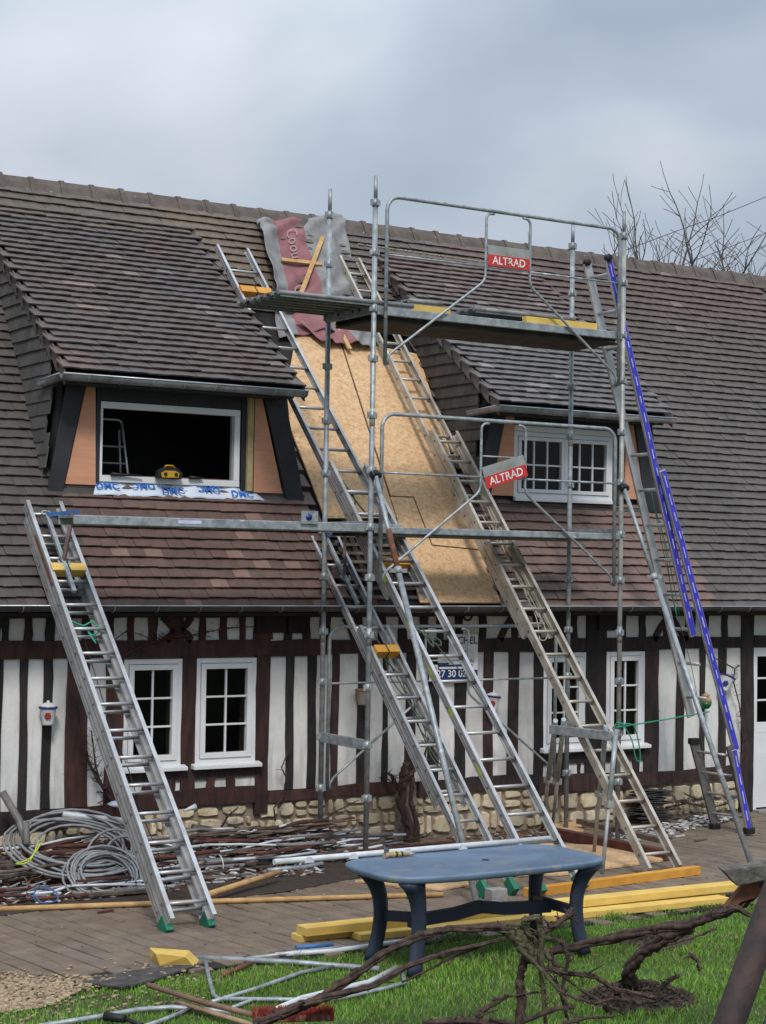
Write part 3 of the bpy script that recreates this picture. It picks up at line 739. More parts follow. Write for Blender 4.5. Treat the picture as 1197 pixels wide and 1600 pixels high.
# ---- joinery
def casement(x0, x1, z0, z1, y, rows, cols, parent, sill=True, sw=0.05, twin=False, fo=0.045):
    fr = MB()
    fr.box((x0, y - 0.035, z0), (x0 + fo, y + 0.04, z1)); fr.box((x1 - fo, y - 0.035, z0), (x1, y + 0.04, z1))
    fr.box((x0 + fo, y - 0.035, z1 - fo), (x1 - fo, y + 0.04, z1)); fr.box((x0 + fo, y - 0.035, z0), (x1 - fo, y + 0.04, z0 + fo))
    w_ = fr.build('window', 'white_pvc', parent, bevel=0.003)
    leaves = [(x0 + fo + .004, x1 - fo - .004)] if not twin else [(x0 + fo + .004, (x0 + x1) / 2 - .002), ((x0 + x1) / 2 + .002, x1 - fo - .004)]
    for a, c in leaves:
        s_ = MB(); zz0, zz1 = z0 + fo + .004, z1 - fo - .004
        s_.box((a, y - 0.048, zz0), (a + sw, y + 0.02, zz1)); s_.box((c - sw, y - 0.048, zz0), (c, y + 0.02, zz1))
        s_.box((a + sw, y - 0.048, zz1 - sw), (c - sw, y + 0.02, zz1)); s_.box((a + sw, y - 0.048, zz0), (c - sw, y + 0.02, zz0 + sw))
        gx0, gx1, gz0, gz1 = a + sw, c - sw, zz0 + sw, zz1 - sw
        for i in range(1, cols): x = gx0 + (gx1 - gx0) * i / cols; s_.box((x - .009, y - 0.030, gz0), (x + .009, y + 0.0, gz1))
        for i in range(1, rows): z = gz0 + (gz1 - gz0) * i / rows; s_.box((gx0, y - 0.029, z - .009), (gx1, y + 0.001, z + .009))
        s_.build('sash', 'white_pvc', parent, bevel=0.003)
        for i in range(cols):
            for j in range(rows):
                p_ = MB(); xa = gx0 + (gx1 - gx0) * i / cols + .008; xb = gx0 + (gx1 - gx0) * (i + 1) / cols - .008
                za = gz0 + (gz1 - gz0) * j / rows + .008; zb = gz0 + (gz1 - gz0) * (j + 1) / rows - .008
                t = random.uniform(-.0015, .0015)
                p_._add([(xa, y - .012 + t, za), (xb, y - .012 - t, za), (xb, y - .012 - t, zb), (xa, y - .012 + t, zb)], [(0, 1, 2, 3)])
                p_.build('pane', 'glass', parent)
    if sill:
        s_ = MB(); s_.box8([(x0 - .04, y - .11, z0 - .045), (x1 + .04, y - .11, z0 - .045), (x1 + .04, y - .0, z0 - .045), (x0 - .04, y - .0, z0 - .045), (x0 - .04, y - .11, z0 - .01), (x1 + .04, y - .11, z0 - .01), (x1 + .04, y + .0, z0 + .012), (x0 - .04, y + .0, z0 + .012)])
        s_.build('window_sill', 'white_pvc', parent, bevel=0.004)
    return w_
for (a, b_, c, d) in GW: casement(a, b_, c, d, W + 0.02, 3, 2, wallo)
# reveal boards beside the windows
for (a, b_, c, d) in GW:
    for xx in (a, b_):
        b = MB(); b.box((xx - .014, W - .012, c), (xx - .002 if xx == a else xx + .014, W + .03, d), tint=(1.6, .9, .9)) if xx == a else b.box((xx + .002, W - .012, c), (xx + .014, W + .03, d), tint=(1.6, .9, .9))
        b.build('reveal_board', 'timber', wallo)
# door
x0, x1, z0, z1 = door
b = MB()
b.box((x0, W - .01, z0), (x0 + .06, W + .06, z1)); b.box((x1 - .06, W - .01, z0), (x1, W + .06, z1)); b.box((x0 + .06, W - .01, z1 - .10), (x1 - .06, W + .06, z1))
b.box((x0 + .063, W + .0, z0 + .02), (x1 - .063, W + .04, z0 + .14)); b.box((x0 + .063, W + .002, z0 + .14), (x1 - .063, W + .03, z0 + .87)); b.box((x0 + .063, W, z0 + .87), (x1 - .063, W + .04, z0 + .99))
dz0, dz1 = z0 + .99, z1 - .10
for i in range(1, 3): b.box((x0 + .063, W + .008, dz0 + (dz1 - dz0) * i / 3 - .01), (x1 - .063, W + .03, dz0 + (dz1 - dz0) * i / 3 + .01))
b.box(((x0 + x1) / 2 - .2, W + .005, dz0), ((x0 + x1) / 2 - .18, W + .032, dz1)); b.box(((x0 + x1) / 2 + .18, W + .005, dz0), ((x0 + x1) / 2 + .2, W + .032, dz1))
do = b.build('door', 'white_pvc', house, bevel=.003)
b = MB(); b._add([(x0 + .063, W + .02, dz0), (x1 - .063, W + .02, dz0), (x1 - .063, W + .02, dz1), (x0 + .063, W + .02, dz1)], [(0, 1, 2, 3)]); b.build('pane', 'glass', do)
b = MB(); b.box((x0, W - .12, -.005), (x1, W + .02, .02)); b.build('threshold', 'concrete', do)

# ---- roofs
nR = unit((0, -RK, 1)); uR = unit((0, 1, RK))          # normal and up-slope
def RP(x, s, off=0.0): return V3(x, EY, EZ) + uR * s + nR * off
SL = math.hypot(YR - EY, ZR - EZ)
def s_of_z(z): return (z - EZ) / uR[2]
DK = 0.756; DY0, DZ0 = 1.35, 4.47
nD = unit((0, -DK, 1)); uD = unit((0, 1, DK))
def DP(x, s, off=0.0): return V3(x, DY0, DZ0) + uD * s + nD * off
SJ = (3.93 - DY0) / uD[1]
DORM = [(-2.40, -0.03), (2.42, 4.68)]
holes = [(DORM[0][0] + .18, DORM[0][1] - .18, s_of_z(3.46), s_of_z(6.1)), (DORM[1][0] + .18, DORM[1][1] - .18, s_of_z(3.46), s_of_z(6.1))]
b = MB()
for (a, c, s0, s1) in grid_rects(XL, XR, -0.06, SL, holes):
    b.box8([RP(a, s0, -.07), RP(c, s0, -.07), RP(c, s1, -.07), RP(a, s1, -.07), RP(a, s0, -.022), RP(c, s0, -.022), RP(c, s1, -.022), RP(a, s1, -.022)])
roof = b.build('roof', 'underlay', house)
b = MB(); b.box8([(XL, 2 * YR - EY, EZ - .05), (XR, 2 * YR - EY, EZ - .05), (XR, YR, ZR - .05), (XL, YR, ZR - .05), (XL, 2 * YR - EY, EZ + .02), (XR, 2 * YR - EY, EZ + .02), (XR, YR, ZR + .02), (XL, YR, ZR + .02)]); b.build('rear_roof', 'ridge', house)

TW, TG = 0.168, 0.1135
def fbm(x, y, s):
    return (math.sin(x * 1.7 * s + 1.3) * math.sin(y * 2.1 * s + .4) + .6 * math.sin(x * 3.9 * s + y * 2.2 * s) + .35 * math.sin(x * 8.3 * s - y * 6.1 * s + 2)) / 1.95
def tint_main(x, z):
    k = 1 + 0.07 * random.uniform(-1, 1) + 0.13 * fbm(x, z, 1.0)
    grey = V3(.108, .096, .087); red = V3(.145, .088, .070); pink = V3(.180, .115, .095); olive = V3(.165, .125, .088)
    r = min(1, max(0, 0.28 + 0.45 * fbm(x + 3, z, .8) + 0.1 * random.uniform(-1, 1)))
    c = grey * (1 - r) + red * r
    if x > 4.5: 
        rr = min(1, max(0, (z - 4.9) / 1.5)) * .6 + .05
        c = grey * .88 * (1 - rr) + red * .80 * rr
    if x < -2.3 and z < 6.3: c = grey * .72 * (.85 + .15 * r) + red * .12
    if -2.2 < x < 0.35 and z < 3.45:
        t = min(1, max(0, (z - 2.9) / .35)); c = red * .78 * (1 - t) + pink * .85 * t
        q_ = max(0, 1 - abs(x + .45) / .5) * random.uniform(.8, 1); c = c * (1 - q_ * .35) + V3(.20, .085, .062) * q_ * .35
    if 2.2 < x < 5.0 and z < 3.5: c = pink * .93 + red * .10
    if z > 5.6 and -.3 < x < 1.2: c = olive * .85
    elif z > 6.3 and x < 2.2: c = grey * .4 + olive * .5
    if random.random() < .012: c = c * 1.7
    return c * k
def tint_dorm(x, s):
    k = 1 + 0.12 * random.uniform(-1, 1)
    if x < 1:
        r = min(1, max(0, .35 + .6 * fbm(x * 1.6 + 1, s * 1.3, 1.0))); c = V3(.098, .086, .080) * (1 - r) + V3(.120, .084, .072) * r
        if s < .22 and x < -2.1: c = V3(.135, .092, .078)
        if s > 2.9: c = V3(.125, .100, .082)
    else:
        r = min(1, max(0, (s - 1.2) / 1.5)); c = V3(.128, .118, .112) * (1 - r) + V3(.135, .098, .088) * r
    if random.random() < .02: c = c * 1.8
    return c * k
def tile_geo(w=TW, ln=TG * 1.75, j=1.0):
    """bottom edge at y=0, proud; upper end tucked down"""
    zl = 0.047 + random.uniform(-.004, .004) * j; th = 0.016
    hw = w / 2 - 0.0008; y0 = random.uniform(-.006, .005) * j; tw = random.uniform(-.0022, .0022) * j; cam_ = .0025
    xs = (-hw, 0, hw)
    v = []
    for x, q in zip(xs, (-tw, cam_, tw)):
        sk = random.uniform(-.0015, .0015) * j
        v += [(x, y0 + sk, zl + q - th), (x, y0 + sk, zl + q), (x, ln, 0.0 + q - th * .5), (x, ln, 0.002 + q)]
    f = []
    for i in (0, 4):
        f += [(i + 1, i + 5, i + 7, i + 3), (i, i + 4, i + 5, i + 1), (i, i + 2, i + 6, i + 4)]
    f += [(0, 1, 3, 2), (8, 10, 11, 9)]
    return v, f
def put_tiles(b, frame, places):
    """frame(x,y,z)->world for local coordinates"""
    for (x, s, tint) in places:
        v, f = tile_geo()
        b._add([frame(x + p[0], s + p[1], p[2]) for p in v], f, False, tuple(tint))
osb_lo = s_of_z(2.4)
def in_osb(x, s):
    z = EZ + s * uR[2]
    return 0.28 < x < (2.14 + (z - 2.35) * .107) and z < 5.30
def dorm_cover(x, s):
    z = EZ + s * uR[2]
    for a, c in DORM:
        if a + .03 < x < c - .03 and 3.44 < z < 6.33: return True
        if c - .03 < x < c + .12 and c < 1 and 3.44 < z < 3.6 + 5: 
            return False
    return False
places = []
rows = int((SL - .05) / TG)
for r in range(rows):
    s = -0.045 + r * TG
    z = EZ + s * uR[2]
    off = (r % 2) * TW / 2 + random.uniform(-.006, .006)
    n0 = int(XL / TW); n1 = int(XR / TW)
    for i in range(n0, n1):
        x = i * TW + off + random.uniform(-.002, .002)
        if in_osb(x, s + .05) or dorm_cover(x, s + .05): continue
        if 0.30 < x < 1.95 and z > 5.0 and z < 5.45: continue
        places.append((x, s, tint_main(x, z), z))
def frame_main(x, y, z): return RP(x, y, z)
vis = []
for k, (x, s, t, z) in enumerate(places):
    p = RP(x, s)
    vis.append((not in_view(p, 5), np.linalg.norm(p - CAM_LOC), k))
vis.sort()
front = {k for _, _, k in vis[:300]}
# individual tiles share a few meshes
tv = {}
def tile_obj(kindkey, tint, x, s):
    L = tv.setdefault(kindkey, [])
    if len(L) < 10:
        b = MB(); v, f = tile_geo(); b._add(v, f, False, tuple(tint)); o = b.build('roof_tile', 'tile', roof, origin=(0, 0, 0)); L.append(o)
    else:
        o = random.choice(L).copy(); COL.objects.link(o)
    o.rotation_euler = (math.atan(RK), 0, 0); o.location = Vector(RP(x, s) - ORG[roof.name])
rest = MB()
for k, (x, s, t, z) in enumerate(places):
    if k in front: tile_obj('a' if x < -2.3 else ('b' if z > 3.15 else ('d' if t[0] > .27 else 'c')), t, x, s)
    else: put_tiles(rest, frame_main, [(x, s, t)])
tag(rest.build('roof_tiles', 'tile', roof), kind='stuff')
# ridge tiles
ridge_proto = []
x = XL + .1; i = 0
while x < XR - .2:
    L = 0.345
    b = MB()
    prof = [(-.155, -.20), (-.085, -.055), (-.035, .012), (.035, .012), (.085, -.055), (.155, -.20)]
    jit = random.uniform(-.008, .008)
    for (xa, xb, g_) in ((x, x + L - .045, 0), (x + L - .05, x + L + .005, .014)):
        A = [(xa, YR + p * (1 + g_ * 5), ZR + .02 + q + g_ + jit) for p, q in prof]; B = [(xb, YR + p * (1 + g_ * 5), ZR + .02 + q + g_ + jit * .5) for p, q in prof]
        A2 = [(a[0], a[1], a[2] - .016) for a in A]; B2 = [(a[0], a[1], a[2] - .016) for a in B]
        fs = [(k, k + 1, 6 + k + 1, 6 + k) for k in range(5)] + [(12 + k, 18 + k, 18 + k + 1, 12 + k + 1) for k in range(5)] + [(k, 12 + k, 12 + k + 1, k + 1) for k in range(5)] + [(6 + k, 6 + k + 1, 18 + k + 1, 18 + k) for k in range(5)] + [(0, 6, 18, 12), (5, 17, 23, 11)]
        b._add(A + B + A2 + B2, fs)
    b.build('ridge_tile', 'ridge', roof); x += L

# ---- dormers
def dormer(xa, xb, left):
    """shed dormer with its own tiled slope, tile hung cheeks and zinc gutter"""
    d = MB()
    d.box8([DP(xa, -.03, -.07), DP(xb, -.03, -.07), DP(xb, SJ, -.07), DP(xa, SJ, -.07), DP(xa, -.03, -.022), DP(xb, -.03, -.022), DP(xb, SJ, -.022), DP(xa, SJ, -.022)])
    dm = d.build('dormer', 'underlay', house)
    b = MB(); nrow = int(SJ / TG) + 1
    for r in range(nrow):
        s = -.04 + r * TG; off = (r % 2) * TW / 2
        for i in range(-1, int((xb - xa) / TW) + 2):
            x = xa + i * TW + off
            if x < xa - .02 or x > xb + .02: continue
            put_tiles(b, lambda x_, y_, z_: DP(x_, y_, z_), [(x + random.uniform(-.002, .002), s, tint_dorm(x, s))])
    tag(b.build('roof_tiles', 'tile', dm), kind='stuff')
    # verge: bent tiles down the edge, one a course
    for side, xs in ((-1, xa), (1, xb)):
        for r in range(0, nrow - 1, 2 if False else 1):
            s = -.02 + r * TG * 1.0
            if r % 2: continue
            c = tint_dorm(xa if side < 0 else xb, s) * 1.05
            v = []
            for (dx, dy, dz) in ((0, 0, 0), (0, TG * 2.1, 0), (0, TG * 2.1, -.13), (0, 0, -.16)):
                for th in (0, .015):
                    q = DP(xs + side * (.030 + (.020 if dy == 0 else .0) + th * 1.0), s + dy, .030 - (.018 if dy else 0)); q = q + V3(0, 0, dz); v.append(q)
            bb = MB(); bb._add(v, [(0, 2, 4, 6), (1, 7, 5, 3), (0, 1, 3, 2), (2, 3, 5, 4), (4, 5, 7, 6), (6, 7, 1, 0)], False, tuple(c)); bb.build('verge_tile', 'tile', dm)
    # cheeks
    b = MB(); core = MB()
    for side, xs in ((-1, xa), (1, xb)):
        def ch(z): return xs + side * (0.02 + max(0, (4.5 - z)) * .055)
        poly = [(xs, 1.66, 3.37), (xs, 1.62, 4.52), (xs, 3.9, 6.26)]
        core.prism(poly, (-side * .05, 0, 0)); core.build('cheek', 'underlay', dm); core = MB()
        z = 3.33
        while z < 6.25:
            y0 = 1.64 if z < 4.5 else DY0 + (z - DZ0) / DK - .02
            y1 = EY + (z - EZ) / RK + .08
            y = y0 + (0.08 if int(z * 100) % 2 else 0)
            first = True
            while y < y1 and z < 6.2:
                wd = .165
                c = V3(.092, .083, .08) * random.uniform(.8, 1.2) if left else V3(.046, .041, .039) * random.uniform(.8, 1.2)  # right dormer: the scaffold deck's shade is painted into the darker tile colour
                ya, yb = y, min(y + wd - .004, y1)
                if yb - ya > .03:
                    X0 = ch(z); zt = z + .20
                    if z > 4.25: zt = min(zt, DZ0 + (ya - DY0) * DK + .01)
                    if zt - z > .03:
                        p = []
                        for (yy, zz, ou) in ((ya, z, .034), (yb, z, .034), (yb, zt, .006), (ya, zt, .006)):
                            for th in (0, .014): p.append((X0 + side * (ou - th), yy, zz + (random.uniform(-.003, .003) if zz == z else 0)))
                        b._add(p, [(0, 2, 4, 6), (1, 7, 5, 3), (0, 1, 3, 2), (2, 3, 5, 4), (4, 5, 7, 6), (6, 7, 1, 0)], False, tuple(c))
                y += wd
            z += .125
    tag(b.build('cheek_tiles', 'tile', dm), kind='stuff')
    # gutter with returned end
    gy, gz, r = DY0 - .055, DZ0 - .055, .058
    def half_pipe(P, Q, side, rad, m='zinc', lip=True):
        P, Q = V3(*P), V3(*Q); d_ = unit(Q - P); sd_ = V3(*side); n = 9
        gb = MB(); vs = []
        for pt in (P, Q):
            for k in range(n + 1):
                a = PI * k / n; vs.append(pt + sd_ * math.cos(a) * rad - V3(0, 0, 1) * math.sin(a) * rad)
            for k in range(n + 1):
                a = PI * k / n; vs.append(pt + sd_ * math.cos(a) * (rad - .004) - V3(0, 0, 1) * math.sin(a) * (rad - .004))
        M_ = 2 * (n + 1)
        for k in range(n): gb.f += [(k, k + 1, M_ + k + 1, M_ + k), (n + 1 + k, M_ + n + 1 + k, M_ + n + 2 + k, n + 2 + k)]; gb.sm += [True, True]; gb.mi += [0, 0]
        gb.f += [tuple(range(n + 1)), tuple(M_ + k for k in reversed(range(n + 1)))]; gb.sm += [False] * 2; gb.mi += [0] * 2
        gb.v = [tuple(q) for q in vs]; gb.t = [(1, 1, 1)] * len(vs)
        return gb
    e0 = xa - .10; e1 = xb + .06
    gp = half_pipe((e0, gy, gz), (e1, gy, gz), (0, -1, 0), r)
    gu = gp.build('gutter', 'zinc', dm)
    g2 = half_pipe((e0 + .02, gy - .03, gz - .004), (e0 + .02, gy + .52, gz - .03), (-1, 0, 0), r * .85); g2.build('gutter', 'zinc', dm)
    lb = MB(); lb.tube([(e0, gy - r, gz + .003), (e1, gy - r, gz + .003)], .0075, 8); lb.tube([(e0 + .02 - r * .85, gy - .03, gz), (e0 + .02 - r * .85, gy + .52, gz - .026)], .006, 6)
    x = e0 + .25
    while x < e1: lb.tube([(x, gy + math.cos(a) * -(r + .003), gz - math.sin(a) * (r + .003)) for a in np.linspace(0, PI, 7)], .0035, 4); x += .32
    lb.build('gutter_bead', 'zinc_lip', dm)
    # front: soffit, lining, flared boards
    yf = 1.65
    b = MB(); b.box((xa + .05, DY0 - .02, DZ0 - .12), (xb - .05, yf + .12, DZ0 - .075)); b.box((xa + .06, DY0 - .015, DZ0 - .13), (xb - .06, DY0 + .004, DZ0 - .03)); b.build('soffit', 'black_board', dm)
    return dm, half_pipe
dmL, half_pipe = dormer(*DORM[0], True)
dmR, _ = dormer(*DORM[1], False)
YF = 1.65
def fpoly(pts, y, th, name, m, parent, bevel=0):
    b = MB(); b.prism([(a, y, c) for a, c in pts], (0, th, 0)); return b.build(name, m, parent, bevel=bevel)
# left dormer front (open frame)
fpoly([(-2.11, 4.37), (-2.02, 4.37), (-2.0, 3.44), (-2.30, 3.44)], YF - .01, .03, 'cheek_panel', 'orange_board', dmL)
fpoly([(-2.31, 4.40), (-2.12, 4.40), (-2.315, 3.44), (-2.33, 3.36), (-2.48, 3.34)], YF - .03, .03, 'cheek_board', 'black_board', dmL, .004)
fpoly([(-.35, 4.38), (-.27, 4.38), (-.02, 3.43), (-.36, 3.43)], YF - .01, .03, 'cheek_panel', 'orange_board', dmL)
fpoly([(-.26, 4.40), (-.02, 4.40), (.22, 3.36), (.02, 3.36)], YF - .03, .03, 'cheek_board', 'black_board', dmL, .004)
b = MB(); b.box((-.425, YF - .03, 3.44), (-.365, YF + .05, 4.38)); b.build('stud', 'pale_pine', dmL)
b = MB(); b.box((-2.0, YF - .0, 3.42), (-1.965, YF + .09, 4.36)); b.box((-.48, YF, 3.42), (-.43, YF + .09, 4.36)); b.box((-1.96, YF - .0, 4.235), (-.49, YF + .09, 4.36)); b.box((-.362, YF - .02, 3.42), (-.35, YF + .02, 4.38)); b.build('lining', 'black_board', dmL)
b = MB(); b.box((-1.955, YF + .005, 4.165), (-.492, YF + .07, 4.228)); b.box((-1.955, YF + .005, 3.475), (-.492, YF + .07, 3.535)); b.box((-.552, YF + .006, 3.535), (-.493, YF + .07, 4.165)); b.box((-1.95, YF + .02, 3.535), (-1.925, YF + .07, 4.165))
b.build('window_frame', 'white_pvc', dmL, bevel=.004)
b = MB(); b.box((-.575, YF + .02, 3.537), (-.5525, YF + .06, 4.163)); b.build('reveal', 'sign_grey', dmL)
# lead flashing at the foot
for (xa, xb) in ((-2.36, -1.98), (-.42, .16)):
    b = MB(); b.box8([RP(xa, s_of_z(3.30), .032), RP(xb, s_of_z(3.30), .032), RP(xb, s_of_z(3.46), .03), RP(xa, s_of_z(3.46), .03), RP(xa, s_of_z(3.30), .038), RP(xb, s_of_z(3.30), .038), RP(xb, s_of_z(3.46), .036), RP(xa, s_of_z(3.46), .036)]); b.build('flashing', 'dark_zinc', dmL)
# right dormer front with its double window
xw0, xw1 = float(onY(803, 700, YF)[0]), float(onY(957, 700, YF)[0])
fpoly([(2.70, 4.42), (2.80, 4.42), (2.80, 3.50), (2.50, 3.50)], YF - .01, .03, 'cheek_panel', 'orange_board', dmR)
fpoly([(2.50, 4.44), (2.69, 4.44), (2.49, 3.50), (2.36, 3.36), (2.30, 3.36)], YF - .03, .03, 'cheek_board', 'black_board', dmR, .004)
fpoly([(4.34, 4.42), (4.44, 4.42), (4.62, 3.52), (4.34, 3.52)], YF - .01, .03, 'cheek_panel', 'orange_board', dmR)
fpoly([(4.45, 4.44), (4.66, 4.44), (4.92, 3.38), (4.63, 3.38)], YF - .03, .03, 'cheek_board', 'black_board', dmR, .004)
b = MB(); b.box((2.81, YF, 3.45), (xw0 - .004, YF + .1, 4.40)); b.box((xw1 + .004, YF, 3.45), (4.33, YF + .1, 4.40)); b.box((xw0, YF, 4.27), (xw1, YF + .1, 4.40)); b.build('lining', 'black_board', dmR)
casement(xw0, xw1, 3.49, 4.20, YF + .03, 2, 3, dmR, sill=False, twin=True, fo=.05, sw=.04)
b = MB(); b.box((xw0 - .0, YF - .045, 3.45), (xw1, YF - .0, 3.49)); b.build('window_sill', 'white_pvc', dmR, bevel=.003)
b = MB(); b.box((xw0, YF - .0, 4.203), (xw1, YF + .07, 4.265)); b.build('window_head', 'white_pvc', dmR, bevel=.003)
b = MB(); b.box8([RP(2.6, s_of_z(3.36), .032), RP(4.65, s_of_z(3.36), .032), RP(4.65, s_of_z(3.47), .03), RP(2.6, s_of_z(3.47), .03), RP(2.6, s_of_z(3.36), .038), RP(4.65, s_of_z(3.36), .038), RP(4.65, s_of_z(3.47), .036), RP(2.6, s_of_z(3.47), .036)]); b.build('flashing', 'dark_zinc', dmR)
# main gutter
gy, gz, r = EY - .125, EZ + .005, .052
gp = half_pipe((XL, gy, gz), (XR, gy, gz), (0, -1, 0), r); gu = gp.build('gutter', 'dark_zinc', house)
lb = MB(); lb.tube([(XL, gy - r, gz + .003), (XR, gy - r, gz + .003)], .0065, 6); lb.build('gutter_bead', 'zinc_lip', gu)
x = XL + .2
while x < XR:
    lb = MB(); lb.tube([(x, gy + math.cos(a) * -(r + .004), gz - math.sin(a) * (r + .004)) for a in np.linspace(0, PI * .9, 7)], .005, 4); lb.build('gutter_bracket', 'zinc', gu); x += .42
b = MB(); b.box((XL, W - .30, EZ - .05), (XR, W + .0, EZ - .022)); b.build('eaves_board', 'timber', house)
# exposed part of the slope: boards, battens
S0 = s_of_z(2.36)
def osb_panel(pix):
    P = [onR(u, v) for u, v in pix]; b = MB(); b.prism([p + nR * .012 for p in P], nR * .018); return b.build('board_panel', 'osb', roof)
osb_panel([(531, 533), (652, 556), (750, 861), (674, 853.5), (645, 778.5), (609, 777)])
osb_panel([(462, 523), (528.5, 533), (606, 777), (617, 812), (506, 812), (440, 640)])
osb_panel([(608, 779), (643.5, 780.5), (672.5, 855.5), (751, 863), (780, 944), (655, 944), (618.5, 812)])
for i in range(9):
    z = 2.42 + i * .085
    b = MB(); x1 = 1.25 - i * .03
    p, q = RP(.30, s_of_z(z), .0), RP(x1, s_of_z(z), .0)
    b.bar(p, q, .035, .022, up=nR); b.build('batten', 'old_wood', roof)
for i in range(4):
    x = 0.33 + i * .30; b = MB(); b.bar(RP(x, -.05, -.02), RP(x, s_of_z(3.2), -.02), .05, .05, up=nR); b.build('rafter', 'timber', roof)
# broken courses beside the opened strip, seen near the ridge: a few slipped tiles
for i in range(9):
    x = random.uniform(.15, 1.0) if i % 2 else random.uniform(4.3, 4.6); z = random.uniform(5.4, 6.2) if i % 2 else random.uniform(5.5, 6.3)
    bb = MB(); v, f = tile_geo(); a = random.uniform(-.12, .12); ca, sa = math.cos(a), math.sin(a)
    bb._add([RP(x + p[0] * ca - p[1] * sa, s_of_z(z) + p[0] * sa + p[1] * ca, p[2] + .03) for p in v], f, False, tuple(V3(.16, .125, .09) * random.uniform(.7, 1.2))); bb.build('slipped_tile', 'tile', roof)
# bedding mortar and lichen below the ridge, right of the opened strip
b = MB()
for i in range(60):
    x = 2.2 + i * .035 + random.uniform(-.02, .02); b.blob(RP(x, s_of_z(6.46 - (i / 60) * .03), .035), (.03, .02, .014), tint=(.30, .27, .21), n=5)
for i in range(40):
    x = 4.1 + i * .012; b.blob(RP(x, s_of_z(6.42 - (i / 40) * .45), .035), (.025, .02, .014), tint=(.34, .32, .28), n=5)
b.build('bedding_mortar', 'rubble', roof)


# ================================================================== SCAFFOLD
BW, BL = 0.83, 2.93                # bay depth and length
Z1, Z2, Z0 = 3.08, 5.08, 1.10
sc = thing('scaffold', 'galvanised tube scaffold bay with two lifts in front of the opened roof', 'scaffold', (BL / 2, BW / 2, 0))
def arc(c, a, b, r, n=6):
    """corner of radius r between unit directions a (start side) and b (end side) around corner point c"""
    c, a, b = V3(*c), V3(*a), V3(*b)
    o = c + a * r + b * r
    return [o - b * r * math.cos(t) - a * r * math.sin(t) for t in np.linspace(0, PI / 2, n)]
posts = [((0, 0), 0.0, 6.30, 'galva'), ((0, BW), 0.0, 6.32, 'galva'), ((BL, 0), 0.0, 6.32, 'galva_stained'), ((BL, BW), 0.0, 6.34, 'galva')]
for (x, y), z0, z1, m_ in posts:
    b = MB(); b.tube([(x, y, .02), (x, y, z1 - .22)], .0245, 12); b.tube([(x, y, z1 - .22), (x, y, z1)], .019, 10)
    b.lathe((x, y, 0), [(.06, 0.0), (.06, .008), (.02, .012), (.018, .2)], 10)
    po = b.build('post', m_, sc)
    for z in (.62, 1.10, 1.62, 2.10, 2.62, 3.08, 3.60, 4.10, 4.62, 5.08, 5.60, z1 - .25):
        b = MB(); b.tube([(x, y, z - .035), (x, y, z + .035)], .031, 10)
        b.box((x - .05, y - .008, z - .028), (x + .05, y + .008, z + .028)); b.box((x - .008, y - .045, z - .028), (x + .008, y + .045, z + .028))
        b.build('coupler', 'galva', po)
# spliced sleeves with a pale sticker
for (x, y, z) in ((0, 0, 2.0), (0, 0, 4.0), (0, BW, 2.0), (BL, 0, 2.0), (BL, BW, 4.0)):
    b = MB(); b.tube([(x, y, z), (x, y, z + .16)], .0262, 12); b.build('sleeve', 'sticker' if z > 3 else 'galva_stained', sc)
for x in (0, BL):
    for z in (Z0, Z1 + .01, Z2 + .01):
        if z == Z0:
            b = MB(); b.box((x - .022, -.02, z - .045), (x + .022, BW + .02, z + .045))
        else:
            b = MB(); b.box((x - .022, .03, z - .055), (x + .022, BW - .03, z + .045))
        tr = b.build('transom', 'galva', sc, bevel=.003)
        if z > 2:
            for yy in (.22, .34, .6):
                b = MB(); b.tube([(x - .0235, yy, z - .005), (x - .026, yy, z - .005)], .016, 8); b.build('hole', 'black_rubber', tr)
def guard_frame(X0, X1, y, z, parent, sign=None, r=.0165, drop=.52, rise=1.04):
    L = X1 - X0; rc = .13
    b = MB()
    zt, zb = z + rise, z - drop
    pts = [(X0, y, zb)] + [tuple(p) for p in arc((X0, y, zt), (0, 0, -1), (1, 0, 0), rc)] + [tuple(p) for p in arc((X1, y, zt), (-1, 0, 0), (0, 0, -1), rc)] + [(X1, y, zb)]
    b.tube(pts, r * 1.15, 10)
    g_ = b.build('guard_frame', 'galva', parent)
    xa, xb = X0 + L * .405, X0 + L * .595
    zc = z + .37
    for s_, xc, xe in ((-1, xa, X0), (1, xb, X1)):
        b = MB()
        p0 = V3(xc, y, zc); d_ = unit(V3(xe, y, zb + .02) - p0)
        pts = [(xc - s_ * .09, y - .002, zt - .028)] + [tuple(p) for p in arc((xc, y - .002, zt - .028), (-s_, 0, 0), (0, 0, -1), .06, 5)]
        pts += [(xc, y, zc + .05), tuple(p0 + d_ * .02 + V3(0, 0, .012)), tuple(p0 + d_ * .06)]
        e_ = V3(xe, y, zb + .02) - d_ * .0; q = V3(xe - s_ * (.035), y, zb + .10)
        pts += [tuple(q - unit(q - p0) * .04), tuple(q + V3(s_ * .008, 0, -.03)), (xe - s_ * .034, y, zb + .01)]
        b.tube(pts, r * .8, 8); b.build('brace', 'galva', g_)
    b = MB(); b.tube([(X0, y + .001, z + .50), (xa, y, z + .50)], r * .62, 8); b.tube([(xb, y, z + .50), (X1, y, z + .50)], r * .62, 8)
    b.tube([(xa, y, z + .50), (xb, y, z + .50)], r * .5, 8); b.tube([(xa, y, z + .70), (xb, y, z + .70)], r * .5, 8)
    b.build('middle_rail', 'galva', g_)
    return g_, xa, xb
